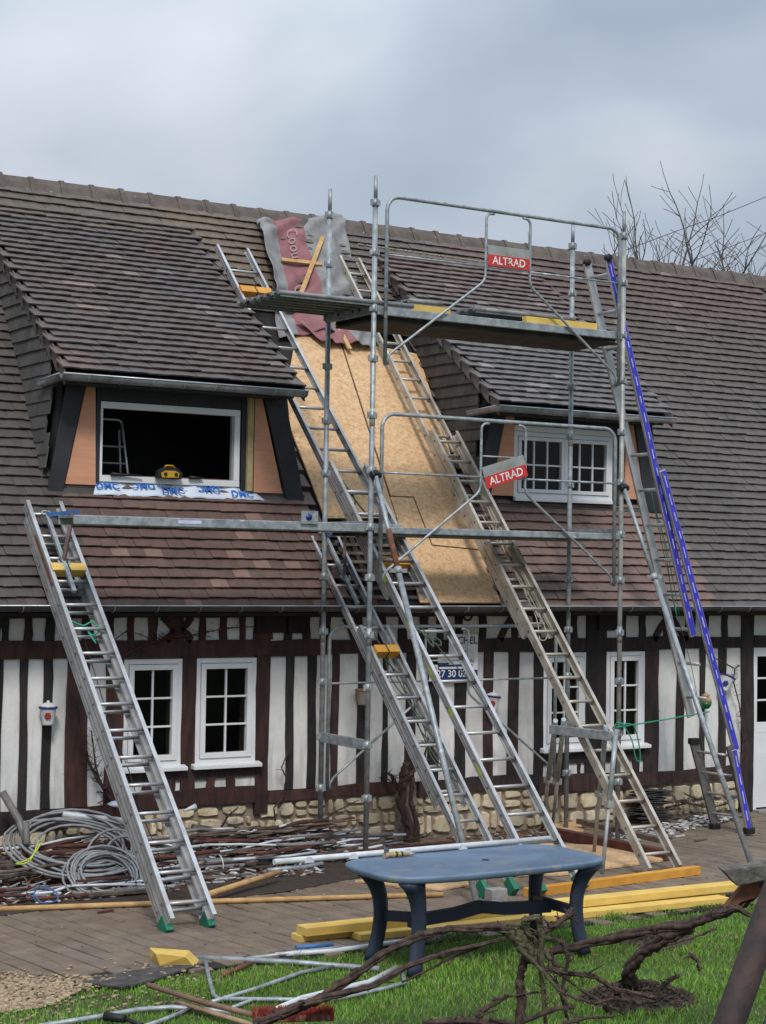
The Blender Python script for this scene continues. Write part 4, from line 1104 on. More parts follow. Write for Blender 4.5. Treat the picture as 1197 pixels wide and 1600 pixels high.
def sign_board(parent, c, xd, zd, wd, h, faded=False):
    """two tone name board: grey over red with the maker's lettering"""
    c = V3(*c); xd = unit(xd); zd = unit(zd); nd = np.cross(xd, zd) * 1.0
    if nd[1] > 0: nd = -nd
    b = MB(); b.obox(c, xd * wd / 2, nd * .002, zd * h / 2); sb = b.build('sign_board', 'sign_grey', parent)
    b = MB(); b.obox(c + nd * .0035 - zd * h * .22, xd * wd / 2, nd * .0012, zd * h * .27); b.build('red_band', 'sign_red', sb)
    for s_ in (-1, 1):
        b = MB(); P = [c + nd * .003 + xd * s_ * (.015 + t * .085) + zd * (h * .09 + .03 * math.sin(t * PI * .8)) for t in np.linspace(0, 1, 7)]
        P2 = [p + zd * (.013 if i < 5 else .004) for i, p in enumerate(P)]
        b._add(P + P2, [(i, i + 1, 8 + i, 7 + i) for i in range(6)]); b.build('emblem', 'sign_gold', sb)
    text_mesh('ALTRAD', c + nd * .0075 - zd * h * .22, xd, zd, h * .36, 'sign_white', sb, bold=.012)
    if faded:
        for i in range(9):
            b = MB(); q = c + nd * .0085 + xd * random.uniform(-.02, wd * .42) + zd * h * random.uniform(-.42, 0)
            P = [q + xd * math.cos(a) * random.uniform(.006, .018) + zd * math.sin(a) * random.uniform(.004, .012) for a in np.linspace(0, 2 * PI, 7)[:-1]]
            b._add(P, [tuple(range(6))]); b.build('scuff', 'sign_gold', sb)
    return sb
gy_ = -.045
gA, xa, xb = guard_frame(.10, BL - .09, gy_, Z2, sc)
zl = Z2 + .60
sign_board(gA, ((xa + xb) / 2, gy_ - .012, zl + .01), (1, 0, 0), (0, 0, 1), xb - xa - .03, .20, True)
gB, xa, xb = guard_frame(.08, BL - .12, gy_, Z1, sc)
sign_board(gB, ((xa + xb) / 2, gy_ - .03, Z1 + .56), (1, 0, .30), (-.30, 0, 1), .50, .21)
gC, xa, xb = guard_frame(.10, BL - .12, BW + .05, Z0, sc)
# decks
def deck(x0, x1, y0, y1, z, n=3, m_='deck'):
    wd = (y1 - y0) / n
    for i in range(n):
        b = MB(); a, c = y0 + i * wd + .004, y0 + (i + 1) * wd - .004
        b.box((x0, a, z - .022), (x1, c, z)); dk = b.build('deck_plank', m_, sc)
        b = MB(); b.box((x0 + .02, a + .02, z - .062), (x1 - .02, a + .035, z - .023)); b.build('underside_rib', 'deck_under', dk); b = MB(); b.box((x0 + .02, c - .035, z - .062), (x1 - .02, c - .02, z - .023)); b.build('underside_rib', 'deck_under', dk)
deck(.03, BL - .03, .03, BW - .03, Z2 - .01)
deck(.03, BL - .03, .40, BW - .03, Z1 - .01, 1)
for z, h in ((Z2, .065), (Z1, .05)):
    b = MB(); b.box((.03, -.022, z - .055), (BL - .02, .018, z + h - .045)); b.build('front_ledger', 'galva', sc, bevel=.006)
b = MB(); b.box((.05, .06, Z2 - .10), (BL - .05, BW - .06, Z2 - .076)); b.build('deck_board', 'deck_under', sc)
# raking tubes
def raker(P, Q, joint, rusty):
    P, Q = V3(*P), V3(*Q); J = P + (Q - P) * joint
    b = MB(); b.tube([P, J], .0215, 10); r_ = b.build('raking_tube', 'galva', sc)
    b = MB(); K2 = P + (Q - P) * (joint * .58); 
    b.tube([J + V3(0, 0, .0), Q], .026, 10); b.build('tube_sleeve', 'galva', r_)
    if rusty:
        b = MB(); b.tube([K2, J + (P - J) * .02], .026, 10); b.build('painted_sleeve', 'rust', r_)
    b = MB(); d_ = unit(Q - P); b.tube([J - d_ * .03, J + d_ * .03], .036, 10); b.bar(J - V3(.09, 0, 0), J + V3(.09, 0, 0), .02, .035); b.build('clamp', 'galva_stained', r_)
    b = MB(); b.tube([P - V3(.05, 0, 0), P + V3(.05, 0, 0)], .03, 8); b.bar(P + V3(0, -.02, .03), P + V3(0, .03, -.03), .05, .05); b.build('clamp', 'black_rubber', r_)
F1 = onZ(745, 1411, .02); raker((.02, -.04, float(onY(586, 742, -.04)[2])), F1, .245, True)
F2 = onZ(1175, 1354, .02); raker((BL + .0, -.04, float(onY(970, 762, -.04)[2])), F2, .25, False)

# ---- loose planks and timber on the decks
def plank(name, label, x0, x1, y0, y1, z0, z1, m_, group=None, ribs=False, cat='plank', bev=.004):
    if not ribs:
        b = MB(); b.box((x0, y0, z0), (x1, y1, z1)); return tag(b.build(name, m_, bevel=bev), label, cat, group)
    t = thing(name, label, cat, ((x0 + x1) / 2, (y0 + y1) / 2, z0), group)
    b = MB(); b.box((x0 + .01, y0 + .008, z1 - .018), (x1 - .01, y1 - .008, z1)); b.build('walking_surface', m_, t)
    for yy in (y0, (y0 + y1) / 2 - .012, y1 - .024):
        b = MB(); b.tube([(x0, yy + .012, z1 - .02), (x1, yy + .012, z1 - .02)], .022, 8); b.box((x0 + .02, yy + .004, z0), (x1 - .02, yy + .02, z1 - .022)); b.build('side_rail', m_, t)
    return t
yy = -.02
for i, (lab) in enumerate(('aluminium plank nearest the garden jutting left off the upper scaffold deck', 'second aluminium plank from the front jutting left off the upper deck', 'aluminium plank nearest the roof jutting left off the upper deck')):
    plank('scaffold_plank', lab, -1.0 + i * .01, .42, yy + i * .285, yy + i * .285 + .275, Z2 + .02, Z2 + .075, 'deck', 'aluminium planks jutting left off the upper deck', ribs=True)
plank('timber_beam', 'yellow timber lying on the upper deck under the short aluminium plank', .07, .88, .05, .13, Z2 + .012, Z2 + .085, 'yellow_pine', cat='beam')
plank('timber_beam', 'yellow timber at the right end of the upper scaffold deck', 1.75, 2.62, .02, .10, Z2 + .012, Z2 + .085, 'yellow_pine', cat='beam')
plank('scaffold_plank', 'short aluminium plank lying on yellow timber behind the left posts', .42, .80, .06, .36, Z2 + .087, Z2 + .14, 'deck', ribs=True)
plank('scaffold_plank', 'long aluminium plank lying on the yellow timber at the right end of the deck', 1.2, 2.42, .12, .42, Z2 + .087, Z2 + .14, 'deck', ribs=True)
# long plank from the scaffold to the left ladder
lp = thing('walkway_plank', 'long aluminium walkway plank from the scaffold to the left ladder', 'plank', (-1.5, .1, Z1 - .04))
yL = .06
b = MB(); b.box((-2.86, yL, Z1 + .01), (.35, yL + .30, Z1 + .03)); b.build('walking_surface', 'deck', lp)
for a in (yL - .03, yL + .30):
    b = MB(); b.box((-2.86, a, Z1 - .045), (.35, a + .028, Z1 + .032)); sr = b.build('side_rail', 'galva', lp, bevel=.006)
    if a < .1:
        for px in (297,):
            c = onY(px, 816, a - .001); bb = MB(); bb.box((c[0] - .11, a - .003, c[2] - .014), (c[0] + .11, a - .001, c[2] + .016)); bb.build('label_plate', 'white_print', sr)
c = onY(483, 808, yL - .04)
b = MB(); b.box((c[0] - .085, yL - .055, c[2] - .06), (c[0] + .085, yL - .042, c[2] + .055)); h_ = b.build('maker_plate', 'galva', lp); b = MB(); b.lathe((c[0] - .01, yL - .055, c[2]), [(.033, 0), (.033, .002)], 12, axis=(0, -1, 0)); b.lathe((c[0] - .01, yL - .0575, c[2]), [(.016, 0), (.016, .002)], 10, axis=(0, -1, 0)); b.build('round_mark', 'glaze_blue', h_)

# ================================================================== LADDERS
def ladder(name, label, sections, material, group='ladders leaning on the house', feet=None, rung_m=None, extra=None):
    """sections: list of (foot_left, foot_right, top_left, top_right, rail_depth, rail_width)"""
    fl, fr = V3(*sections[0][0]), V3(*sections[0][1])
    t = thing(name, label, 'ladder', (fl + fr) / 2, group)
    info = []
    for si, (a0, b0, a1, b1, dep, wd) in enumerate(sections):
        a0, b0, a1, b1 = (V3(*q) for q in (a0, b0, a1, b1))
        ax = unit((a1 - a0)); w_ = unit(b0 - a0); nrm = unit(np.cross(w_, ax))
        if nrm[1] > 0 or (abs(nrm[1]) < .3 and nrm[0] < 0): nrm = -nrm
        L = np.linalg.norm(a1 - a0)
        for p, q, s_ in ((a0, a1, 1), (b0, b1, -1)):
            b = MB(); d_ = unit(q - p)
            wv = w_ * s_
            # channel: web and two flanges
            b.obox((p + q) / 2, d_ * L / 2, wv * .0025, nrm * dep / 2)
            b.obox((p + q) / 2 + nrm * (dep / 2 - .003) + wv * wd / 2, d_ * L / 2, wv * (wd / 2 + .0024), nrm * .0032)
            b.obox((p + q) / 2 - nrm * (dep / 2 - .003) + wv * wd / 2, d_ * L / 2, wv * (wd / 2 + .0024), nrm * .0032)
            ra = b.build('rail', material, t)
            if feet:
                if si == 0:
                    b = MB(); b.obox(p + d_ * .03 + wv * .012, d_ * .065, wv * .022, nrm * (dep / 2 + .014)); b.obox(p - d_ * .02 + wv * .012, d_ * .03, wv * .03, nrm * (dep / 2 + .026)); b.build('foot', feet, t, bevel=.005)
            if 'alu' == material:
                b = MB(); b.obox((p + q) / 2 - wv * .0032 + nrm * dep * .22, d_ * L / 2 * .995, wv * .0006, nrm * .0035); b.build('groove', 'alu_dark', ra)
                b = MB(); b.obox((p + q) / 2 - wv * .0032 - nrm * dep * .22, d_ * L / 2 * .995, wv * .0006, nrm * .0035); b.build('groove', 'alu_dark', ra)
            # rivets where the rungs pass
            n = int(L / .28)
            b = MB()
            for k in range(n):
                c = p + d_ * (.16 + k * .28) - wv * .0035
                b.tube([c, c - wv * .004], .012, 6)
            if n: tag(b.build('rung_plugs', 'alu_dark', ra), kind='stuff')
        n = int(L / .28); 
        for k in range(n):
            f_ = (.16 + k * .28) / L
            p = a0 + (a1 - a0) * f_; q = b0 + (b1 - b0) * f_
            if f_ > .995: continue
            b = MB(); b.tube([p + w_ * .003, q - w_ * .003], .0155, 8); b.build('rung', rung_m or material, t)
        info.append((a0, b0, a1, b1, ax, w_, nrm))
    return t, info
def lean(pl, pr, off, tl, tr):
    pass
# A: short double ladder by the left posts
def section(fl, fr, tl, tr, sh, dep=.07, wd=.026, nrm=(0, -.75, .66)):
    d = unit(nrm) * sh
    return (V3(*fl) + d, V3(*fr) + d, V3(*tl) + d, V3(*tr) + d, dep, wd)
gl, gr = onZ(748, 1396, .03), onZ(802, 1393, .03)
yA = (gl[1] + gr[1]) / 2; gl[1] = gr[1] = yA
A_l, A_r = onR(487, 836, .12), onR(533, 826, .12); yT = (A_l[1] + A_r[1]) / 2
A_l = onY(487, 836, yT); A_r = onY(531, 836, yT); A_r[2] = A_l[2]
m_l = gl + (A_l - gl) * .70; m_r = gr + (A_r - gr) * .70
ladA, iA = ladder('extension_ladder', 'aluminium extension ladder with a bracket, leaning between the left scaffold posts', [section(gl, gr, m_l, m_r, .04), section(gl + (A_l - gl) * .22, gr + (A_r - gr) * .22, A_l, A_r, -.045, .065, .022)], 'alu', feet='green_plastic')
# B: very long ladder lying up the slope, crossing the upper deck
gl, gr = onZ(835, 1388, .03), onZ(905, 1392, .03); yb = (gl[1] + gr[1]) / 2; gl = onY(837, 1386, yb); gl[2] = .03; gr = onY(905, 1392, yb); gr[2] = .03
tl = meet(339, 380, (0, -DK, 1), (0, DY0, DZ0 + .34)); tr = onY(389, 380, tl[1]); tr[2] = tl[2]
mid_l, mid_r = gl + (tl - gl) * .60, gr + (tr - gr) * .60
ladB, iB = ladder('extension_ladder', 'very long aluminium ladder running up beside the bare boarding past the upper deck', [section(gl, gr, mid_l, mid_r, .04, .08, .03), section(gl + (tl - gl) * .40, gr + (tr - gr) * .40, tl, tr, -.045, .07, .024)], 'alu', feet='green_plastic')
# C: wooden coloured long ladder on the right of the boarding
gl = onZ(1007, 1364, .02); gr = onZ(1058, 1360, .02); yc = (gl[1] + gr[1]) / 2; gl = onY(1007, 1363, yc); gl[2] = .02; gr = onY(1058, 1363, yc); gr[2] = .02
tl = onR(536, 425, .14); tr = onR(563, 393, .14); tr[1] = tl[1] = (tl[1] + tr[1]) / 2; tl = onY(531, 398, tl[1]); tr = onY(563, 396, tl[1]); tr[2] = tl[2]
ladC, iC = ladder('extension_ladder', 'dull weathered ladder running from the terrace up the right side of the boarding', [section(gl, gr, gl + (tl - gl) * .655, gr + (tr - gr) * .655 + V3(.02, 0, 0), .045, .085, .03), section(gl + (tl - gl) * .33, gr + (tr - gr) * .33, tl, tr, -.045, .075, .024)], 'alu_dull', feet=None)
# D: combination ladder with blue film, side on at the right of the scaffold
dl, dr = V3(4.53, .29, .03), V3(4.65, -.07, .03)
yl, yr = .42, .08
Dt_l = onY(917, 412, yl); Dt_r = onY(950, 402, yr); Dt_r[2] = Dt_l[2]
Dk_l = onY(1085, 1157, .36); Dk_r = onY(1140, 1165, -.02)
ladD = thing('combination_ladder', 'tall steep ladder with blue film on its right rail, right of the scaffold', 'ladder', (4.59, .11, 0), 'ladders leaning on the house')
def rail(p, q, dep, wd, m_, dash=False, nrm=None, par=None):
    p, q = V3(*p), V3(*q); d_ = unit(q - p); y = V3(0, 1, 0); n_ = unit(np.cross(d_, y)); y = unit(np.cross(n_, d_))
    b = MB(); b.obox((p + q) / 2, d_ * np.linalg.norm(q - p) / 2, y * wd / 2, n_ * dep / 2); r_ = b.build('rail', m_, par or ladD, bevel=.003)
    if dash:
        b = MB(); b.obox((p + q) / 2 - y * (wd / 2 + .0015), d_ * np.linalg.norm(q - p) / 2 * .995, y * .001, n_ * dep * .42); f_ = b.build('blue_film', 'blue_film', r_)
        L = np.linalg.norm(q - p); k = .12
        while k < L - .15:
            c = p + d_ * k; bb = MB(); bb.obox(c - y * (wd / 2 + .0035) + n_ * random.uniform(-.004, .004), d_ * random.uniform(.03, .065), y * .0006, n_ * .005); bb.build('printed_dash', 'white_print', f_)
            k += .19
        k = .05
        while k < L - .1:
            c = p + d_ * k; bb = MB(); bb.obox(c - y * (wd / 2 + .0035) + n_ * random.choice((-.014, .014)), d_ * .02, y * .0008, n_ * .008); bb.build('film_hole', 'alu_dark', f_); k += .23
    return r_
def rungs_between(p0, p1, q0, q1, n, m_='alu', par=None):
    for k in range(n):
        f_ = (k + .5) / n; b = MB(); b.tube([p0 + (p1 - p0) * f_, q0 + (q1 - q0) * f_], .0145, 8); b.build('rung', m_, par or ladD)
# upper section
U_l0 = onY(1080, 1120, .40); U_r0 = onY(1083, 994, yr)
rail(Dt_l, U_l0, .095, .028, 'alu'); rail(Dt_r, U_r0, .08, .03, 'alu', True)
e_r = Dt_r + (U_r0 - Dt_r) * 1.0
nU = 13
for k in range(nU):
    f_ = (k + .4) / nU; p = Dt_l + (U_l0 - Dt_l) * f_
    zz = p[2]; tt = (zz - Dt_r[2]) / (U_r0[2] - Dt_r[2]); q = Dt_r + (U_r0 - Dt_r) * tt
    b = MB(); b.tube([p, q], .018, 8); b.build('rung', 'alu', ladD)
for c in (Dt_l, Dt_r):
    b = MB(); b.lathe(c + V3(-.01, -.04, .01), [(.034, 0), (.038, .015), (.038, .04), (.034, .055)], 14, axis=(0, 1, 0)); b.build('wall_wheel', 'black_rubber', ladD)
# middle section outside
M_r1 = onY(1034, 735, yr - .07); M_r0 = onY(1150, 1172, yr - .07)
rail(M_r1, M_r0, .08, .03, 'alu', True)
M_l1 = onY(1014, 1000, .45); M_l0 = onY(1092, 1165, .45)
# lower section flared
L_l1 = onY(1084, 1158, .40); L_r1 = onY(1140, 1165, .0)
rail(L_l1, (4.55, .36, .06), .11, .03, 'alu_dark'); rail(L_r1, (4.68, -.02, .06), .09, .03, 'alu_dark')
r2a, r2b = onY(1146, 1172, -.10), onZ(1170, 1298, .05)
rail(r2a, r2b, .07, .03, 'alu', True)
rungs_between(V3(*L_l1), V3(4.55, .36, .06), V3(*L_r1), V3(4.68, -.02, .06), 4, 'alu')
for c in ((4.55, .36, .03), (4.68, -.02, .03), tuple(r2b), tuple(L_l1)):
    b = MB(); b.obox(c, (.055, 0, 0), (0, .035, 0), (0, 0, .032)); b.build('rubber_foot', 'black_rubber', ladD, bevel=.008)
# L: extension ladder at the left
gl, gr = onZ(258, 1447, .04), onZ(331, 1441, .04); yl_ = (gl[1] + gr[1]) / 2; gl = onY(260, 1446, yl_); gl[2] = .04; gr = onY(331, 1446, yl_); gr[2] = .04
tl = onR(36, 794, .14); tr = onY(92, 794, tl[1]); tr[2] = tl[2]
ladL, iL = ladder('extension_ladder', 'aluminium extension ladder with green feet leaning on the left roof edge', [section(gl, gr, gl + (tl - gl) * .975, gr + (tr - gr) * .975, -.055, .10, .03), section(gl + (tl - gl) * .0, gr + (tr - gr) * .0, tl, tr, .055, .10, .03)], 'alu', feet='green_plastic')
b = MB(); a0, b0, a1, b1, ax, w_, nrm = iL[1]; Ln = np.linalg.norm(a1 - a0)
b.obox(a0 + ax * Ln * .84 + nrm * .0 - w_ * .006, ax * .30, w_ * .001, nrm * .018); b.build('red_sticker', 'rust', ladL)
# yellow print on ladder B rails, data plates
a0, b0, a1, b1, ax, w_, nrm = iB[0]
for f_ in (.25, .38, .47, .58, .70):
    b = MB(); c = a0 + ax * np.linalg.norm(a1 - a0) * f_ - w_ * .004; b.obox(c, ax * .05, w_ * .001, nrm * .015); b.build('data_plate', 'yellow_cable', ladB)
# yellow blocks tied between rungs
def wedge_block(inf, f_, label, m_='amber_pine', wide=.94, off=.02, th=.045):
    a0, b0, a1, b1, ax, w_, nrm = inf; L = np.linalg.norm(a1 - a0)
    c = (a0 + (a1 - a0) * f_ + b0 + (b1 - b0) * f_) / 2 + nrm * off; hw = np.linalg.norm(b0 - a0) * wide / 2 - .02
    t = thing('wedge_block', label, 'block', c, 'yellow blocks wedged between ladder rungs')
    b = MB(); b.obox(c, w_ * hw, ax * .045, nrm * th); b.build('block', m_, t, bevel=.004)
    b = MB(); d = w_ * .01
    b.tube([c + nrm * (th + .006) + ax * .06 - d, c + nrm * (th + .006) - ax * .05, c - nrm * (th + .006) - ax * .05, c - nrm * (th + .006) + ax * .06], .006, 5, closed=True); b.build('tie', 'dull_rope', t)
def fr_at(inf, py):
    a0, b0, a1, b1 = inf[:4]; lo, hi = 0., 1.
    for _ in range(40):
        m2 = (lo + hi) / 2; c = (a0 + (a1 - a0) * m2 + b0 + (b1 - b0) * m2) / 2; d = c - CAM_LOC; v = -(d @ UX) / (d @ _F) * CAM_F + 800
        if v > py: lo = m2
        else: hi = m2
    return lo
wedge_block(iL[1], fr_at(iL[1], 893), 'yellow block wedged in the left ladder below its bracket', 'yellow_pine')
wedge_block(iA[0], fr_at(iA[0], 1020), 'amber block tied in the ladder between the left scaffold posts, lowest of the blocks')
wedge_block(iB[1], fr_at(iB[1], 882), 'amber block wedged in the long ladder below the lower walkway')
wedge_block(iB[1], fr_at(iB[1], 459), 'amber block wedged in the top of the long ladder above the upper deck')
# ladder brackets (jacks)
def bracket(inf, f_, label, arm, side=0.5):
    a0, b0, a1, b1, ax, w_, nrm = inf; L = np.linalg.norm(a1 - a0)
    cpt = lambda ff, s_: (a0 + (a1 - a0) * ff) * (1 - s_) + (b0 + (b1 - b0) * ff) * s_
    p = cpt(f_, side) + nrm * .055; q = cpt(f_ - .95 / L, side) + nrm * .055
    t = thing('ladder_bracket', label, 'bracket', p)
    b = MB(); b.bar(p, q, .035, .03, up=nrm); b.build('spine', 'galva', t)
    e = V3(p[0], p[1], p[2]) + V3(*arm)
    b = MB(); b.bar(p, e, .03, .035); b.build('arm', 'blue_paint', t)
    s2 = cpt(f_ - .58 / L, side) + nrm * .06
    b = MB(); b.bar(e - (e - p) * .18, s2, .03, .028); b.build('strut', 'brown_steel', t)
    b = MB(); b.tube([s2 + w_ * -.05 + nrm * .0, s2 + w_ * -.04 - ax * .05, s2 + w_ * .0 - ax * .07, s2 + w_ * .04 - ax * .05, s2 + w_ * .05], .010, 8); b.build('hook', 'galva', t)
    b = MB(); b.tube([p - w_ * .05, p - w_ * .03 + ax * .05, p + w_ * .03 + ax * .05, p + w_ * .05], .010, 8); b.build('hook', 'galva', t)
    return t
bracket(iL[1], fr_at(iL[1], 812), 'blue and grey steel ladder bracket carrying the left end of the walkway', (.16, -.34, .03), .42)
bracket(iA[1], fr_at(iA[1], 838) , 'steel ladder bracket below the walkway beside the left scaffold posts', (.10, -.30, .02), .45)
# ropes on the ladders
def rope(label, pts, r, m_, name='rope', group=None):
    b = MB(); P = [Vector([float(x) for x in p]) for p in pts]
    # smooth a little
    Q = []
    for i in range(len(P) - 1):
        for t in np.linspace(0, 1, 5)[:-1]:
            p0, p1, p2, p3 = P[max(i - 1, 0)], P[i], P[i + 1], P[min(i + 2, len(P) - 1)]
            Q.append(0.5 * ((2 * p1) + (-p0 + p2) * t + (2 * p0 - 5 * p1 + 4 * p2 - p3) * t * t + (-p0 + 3 * p1 - 3 * p2 + p3) * t ** 3))
    Q.append(P[-1]); b.tube(Q, r, 6)
    return tag(b.build(name, m_), label, 'rope' if name == 'rope' else name, group)
def lpt(inf, py, s_, o=-.03):
    f_ = fr_at(inf, py); a0, b0, a1, b1, ax, w_, nrm = inf
    return (a0 + (a1 - a0) * f_) * (1 - s_) + (b0 + (b1 - b0) * f_) * s_ + nrm * o
rope('dull green rope hanging in the upper part of the long ladder', [lpt(iB[1], y, s_) for y, s_ in ((745, .35), (775, .5), (800, .3), (830, .75), (800, .6), (770, .45), (748, .4))], .008, 'dull_rope')
rope('thin dark rope running down inside the long ladder to a low rung', [lpt(iB[0], y, s_, .03) for y, s_ in ((960, .1), (1000, .35), (1035, .55), (1060, .75), (1080, .8), (1130, .9), (1180, .97))], .005, 'dull_rope')
rope('green rope knotted round a rung of the long ladder near the blue name plate', [lpt(iB[0], y, s_, .03) for y, s_ in ((985, .1), (995, .25), (1008, .4), (1012, .5), (1004, .55), (1000, .4), (1014, .3), (990, .2), (978, .05))], .009, 'dull_rope')
rope('bunch of thin ropes hanging down the ladder between the left posts', [lpt(iA[0], y, s_, -.02) for y, s_ in ((985, .5), (1040, .55), (1090, .6), (1130, .5), (1180, .7), (1215, .8), (1180, .45), (1120, .7), (1060, .35), (1010, .6))], .006, 'dull_rope')
rope('second bunch of ropes looped down the ladder between the left posts', [lpt(iA[0], y, s_, .0) for y, s_ in ((1030, .4), (1080, .75), (1140, .45), (1200, .6), (1222, .9), (1170, .85), (1100, .5), (1045, .8))], .006, 'dull_rope')
rope('pale rope hanging through the rungs of the dull ladder', [lpt(iC[0], y, s_, -.04) for y, s_ in ((770, .9), (830, .75), (900, .65), (960, .6), (995, .35), (985, .7), (920, .75), (850, .6), (800, .5))], .005, 'alu_dull')
rope('thin cord hanging down the left ladder from a green knot', [lpt(iL[0], y, s_, -.03) for y, s_ in ((950, .45), (975, .55), (1060, .5), (1130, .45), (1200, .5), (1270, .45), (1330, .5), (1400, .4))], .004, 'black_cable')
rope('green rope knot on an upper rung of the left ladder', [lpt(iL[1], y, s_, -.02) for y, s_ in ((968, .2), (975, .45), (970, .7), (980, .85), (990, .6), (978, .5), (1003, .62))], .008, 'green_rope')
# green line between the scaffold post and the blue ladder
pa = onY(968, 1133, -.04); pb = onY(1108, 1112, .15)
rope('bright green rope tied round the right front scaffold post, running to the blue ladder', [pa + V3(-.04, .0, .03), pa + V3(.04, -.04, .0), pa + V3(.04, .05, .02), pa + V3(-.05, .03, -.02), pa + V3(.0, -.045, -.01), pa + V3(.08, 0, -.01), pa * .6 + pb * .4 + V3(0, 0, -.015), pb], .0075, 'green_rope')
rope('loose loop of bright green rope hanging from the right front scaffold post', [pa + V3(0, -.035, .01), pa + V3(.13, -.05, -.0), pa + V3(.2, -.05, -.15), pa + V3(.23, -.05, -.35), pa + V3(.17, -.05, -.33), pa + V3(.12, -.05, -.15), pa + V3(.02, -.04, 0)], .0065, 'green_rope')
rope('pale green cord hanging in loops inside the blue ladder', [onY(1018, 770, .3), onY(1030, 830, .28), onY(1045, 900, .25), onY(1058, 962, .2), onY(1050, 930, .3), onY(1040, 860, .32), onY(1025, 800, .3), onY(1040, 850, .2), onY(1062, 960, .18)], .004, 'green_rope')
pk = onY(1058, 962, .2)
rope('thin cord hanging straight down the blue ladder from its green knot', [pk, onY(1075, 1020, .2), onY(1088, 1080, .2), onY(1096, 1150, .2), onY(1102, 1200, .2)], .003, 'dull_rope')

# ================================================================== TRESTLE
tz = thing('trestle', 'grey steel trestle standing in front of the dull ladder', 'trestle', onZ(900, 1350, 0))
lt, rt = onZ(855, 1300, 0), onZ(938, 1360, 0)
tl3 = lambda px, py, ref: onY(px, py, ref)
yTr = -1.05; yTl = -.35
LT = onY(868, 1140, yTl); RT = onY(955, 1150, yTr); LT[2] = RT[2]
b = MB(); b.bar(LT + unit(LT - RT) * .06, RT, .05, .085); b.build('cross_bar', 'galva', tz, bevel=.005)
for top, feet_ in ((LT, (((868, 1126), (847, 1296)), ((881, 1124), (862, 1304)))), (RT, (((947, 1134), (928, 1334)), ((963, 1140), (941, 1366))))):
    for k, (tp_, ft_) in enumerate(feet_):
        f_ = V3(*onZ(*ft_)); tp = V3(*onY(tp_[0], tp_[1], top[1] + (.05 if k == 0 else -.06)))
        b = MB(); mid_ = tp + (f_ - tp) * .52
        b.tube([tp, mid_], .024, 10); lg = b.build('leg', 'galva', tz)
        b = MB(); b.tube([mid_ - (f_ - tp) * .02, f_], .018, 10); b.build('inner_tube', 'galva_stained', lg)
        b = MB(); b.obox(mid_, (.035, 0, 0), (0, .03, 0), (0, 0, .03)); b.build('clamp', 'galva_stained', lg)

# ================================================================== MEMBRANE ON THE SLOPE
def cloth(name, corners, nu, nv, off, wav, m_, parent=None, mats_fn=None, thick=.004):
    """corners: four points of the slope, order top-left, top-right, bottom-right, bottom-left"""
    A, B, C_, D = (V3(*c) for c in corners); vs = []; fs = []
    for j in range(nv + 1):
        for i in range(nu + 1):
            u, v = i / nu, j / nv; p = (A * (1 - u) + B * u) * (1 - v) + (D * (1 - u) + C_ * u) * v
            vs.append(p + nR * (off + wav(u, v)))
    for j in range(nv):
        for i in range(nu):
            a = j * (nu + 1) + i; fs.append((a, a + nu + 1, a + nu + 2, a + 1))
    b = MB()
    mm = [m_] if isinstance(m_, str) else m_
    for f_ in range(len(fs)):
        i, j = f_ % nu, f_ // nu
        b.cur = mats_fn((i + .5) / nu, (j + .5) / nv) if mats_fn else 0
        b._add([], [], True)
    b.v = [tuple(map(float, p)) for p in vs]; b.t = [(1, 1, 1)] * len(vs)
    b.f = fs; b.sm = [True] * len(fs); b.mi = [mats_fn((f_ % nu + .5) / nu, (f_ // nu + .5) / nv) if mats_fn else 0 for f_ in range(len(fs))]
    o = b.build(name, mm, parent)
    s_ = o.modifiers.new('solid', 'SOLIDIFY'); s_.thickness = thick
    return o
def wv(u, v):
    return .022 * math.sin(u * 17 + v * 23 + 3 * math.sin(v * 9)) + .04 * math.sin(u * 9 + v * 4) * (.4 + v) + .018 * math.sin(u * 21 - v * 7) + .05 * max(0, .25 - u) * math.sin(v * 14) * 4 * .5 + (.09 if u < .18 and .05 < v < .75 else 0) * (1 - u / .18)
def redband(u, v):
    return 1 if .20 < u < .53 else 0
mc = [onR(396, 349, .05), onR(532, 340, .05), onR(580, 520, .05), onR(436, 528, .05)]
mem = cloth('roof_membrane', mc, 60, 60, .045, wv, ['membrane_grey', 'membrane_red'], mats_fn=redband)
tag(mem, 'grey roofing membrane with a red printed band hanging over the opened roof', 'membrane')
def memp(u, v, o=.0):
    A, B, C_, D = mc; p = (A * (1 - u) + B * u) * (1 - v) + (D * (1 - u) + C_ * u) * v; return p + nR * (.045 + wv(u, v) + o)
# print on the red band
for (u, v, s_) in ((.36, .17, 'Co'), (.36, .30, 'ou'), (.30, .66, 'Ge'), (.46, .80, 'nu')):
    p = memp(u, v, .020); xd = unit(memp(u, v + .05) - memp(u, v)); yd = unit(memp(u + .05, v) - memp(u, v))
    text_mesh(s_, p, xd, yd, .14, 'pale_print', mem, 'print')
c2 = [onR(462, 508, .08), onR(560, 512, .08), onR(578, 548, .10), onR(478, 528, .08)]
def wv2(u, v): return .03 * math.sin(u * 12) * v + .02 * math.sin(u * 25 + v * 5) + .04 * v
m2 = cloth('roof_membrane', [onR(458, 506, .05), onR(588, 512, .05), onR(580, 548, .05), onR(500, 541, .05)], 40, 14, .05, wv2, ['membrane_grey', 'membrane_red'], mats_fn=lambda u, v: 1 if u < .62 else 0)
tag(m2, 'crumpled lower edge of red and grey membrane below the upper deck', 'membrane')
def batten(p, q, label, wd=.05, th=.028, m_='raw_pine'):
    b = MB(); b.bar(p, q, wd, th, up=nR); return tag(b.build('batten', m_, bevel=.003), label, 'batten')
batten(onR(440, 406, .16), onR(503, 413, .16), 'short pale batten nailed crosswise on the grey membrane')
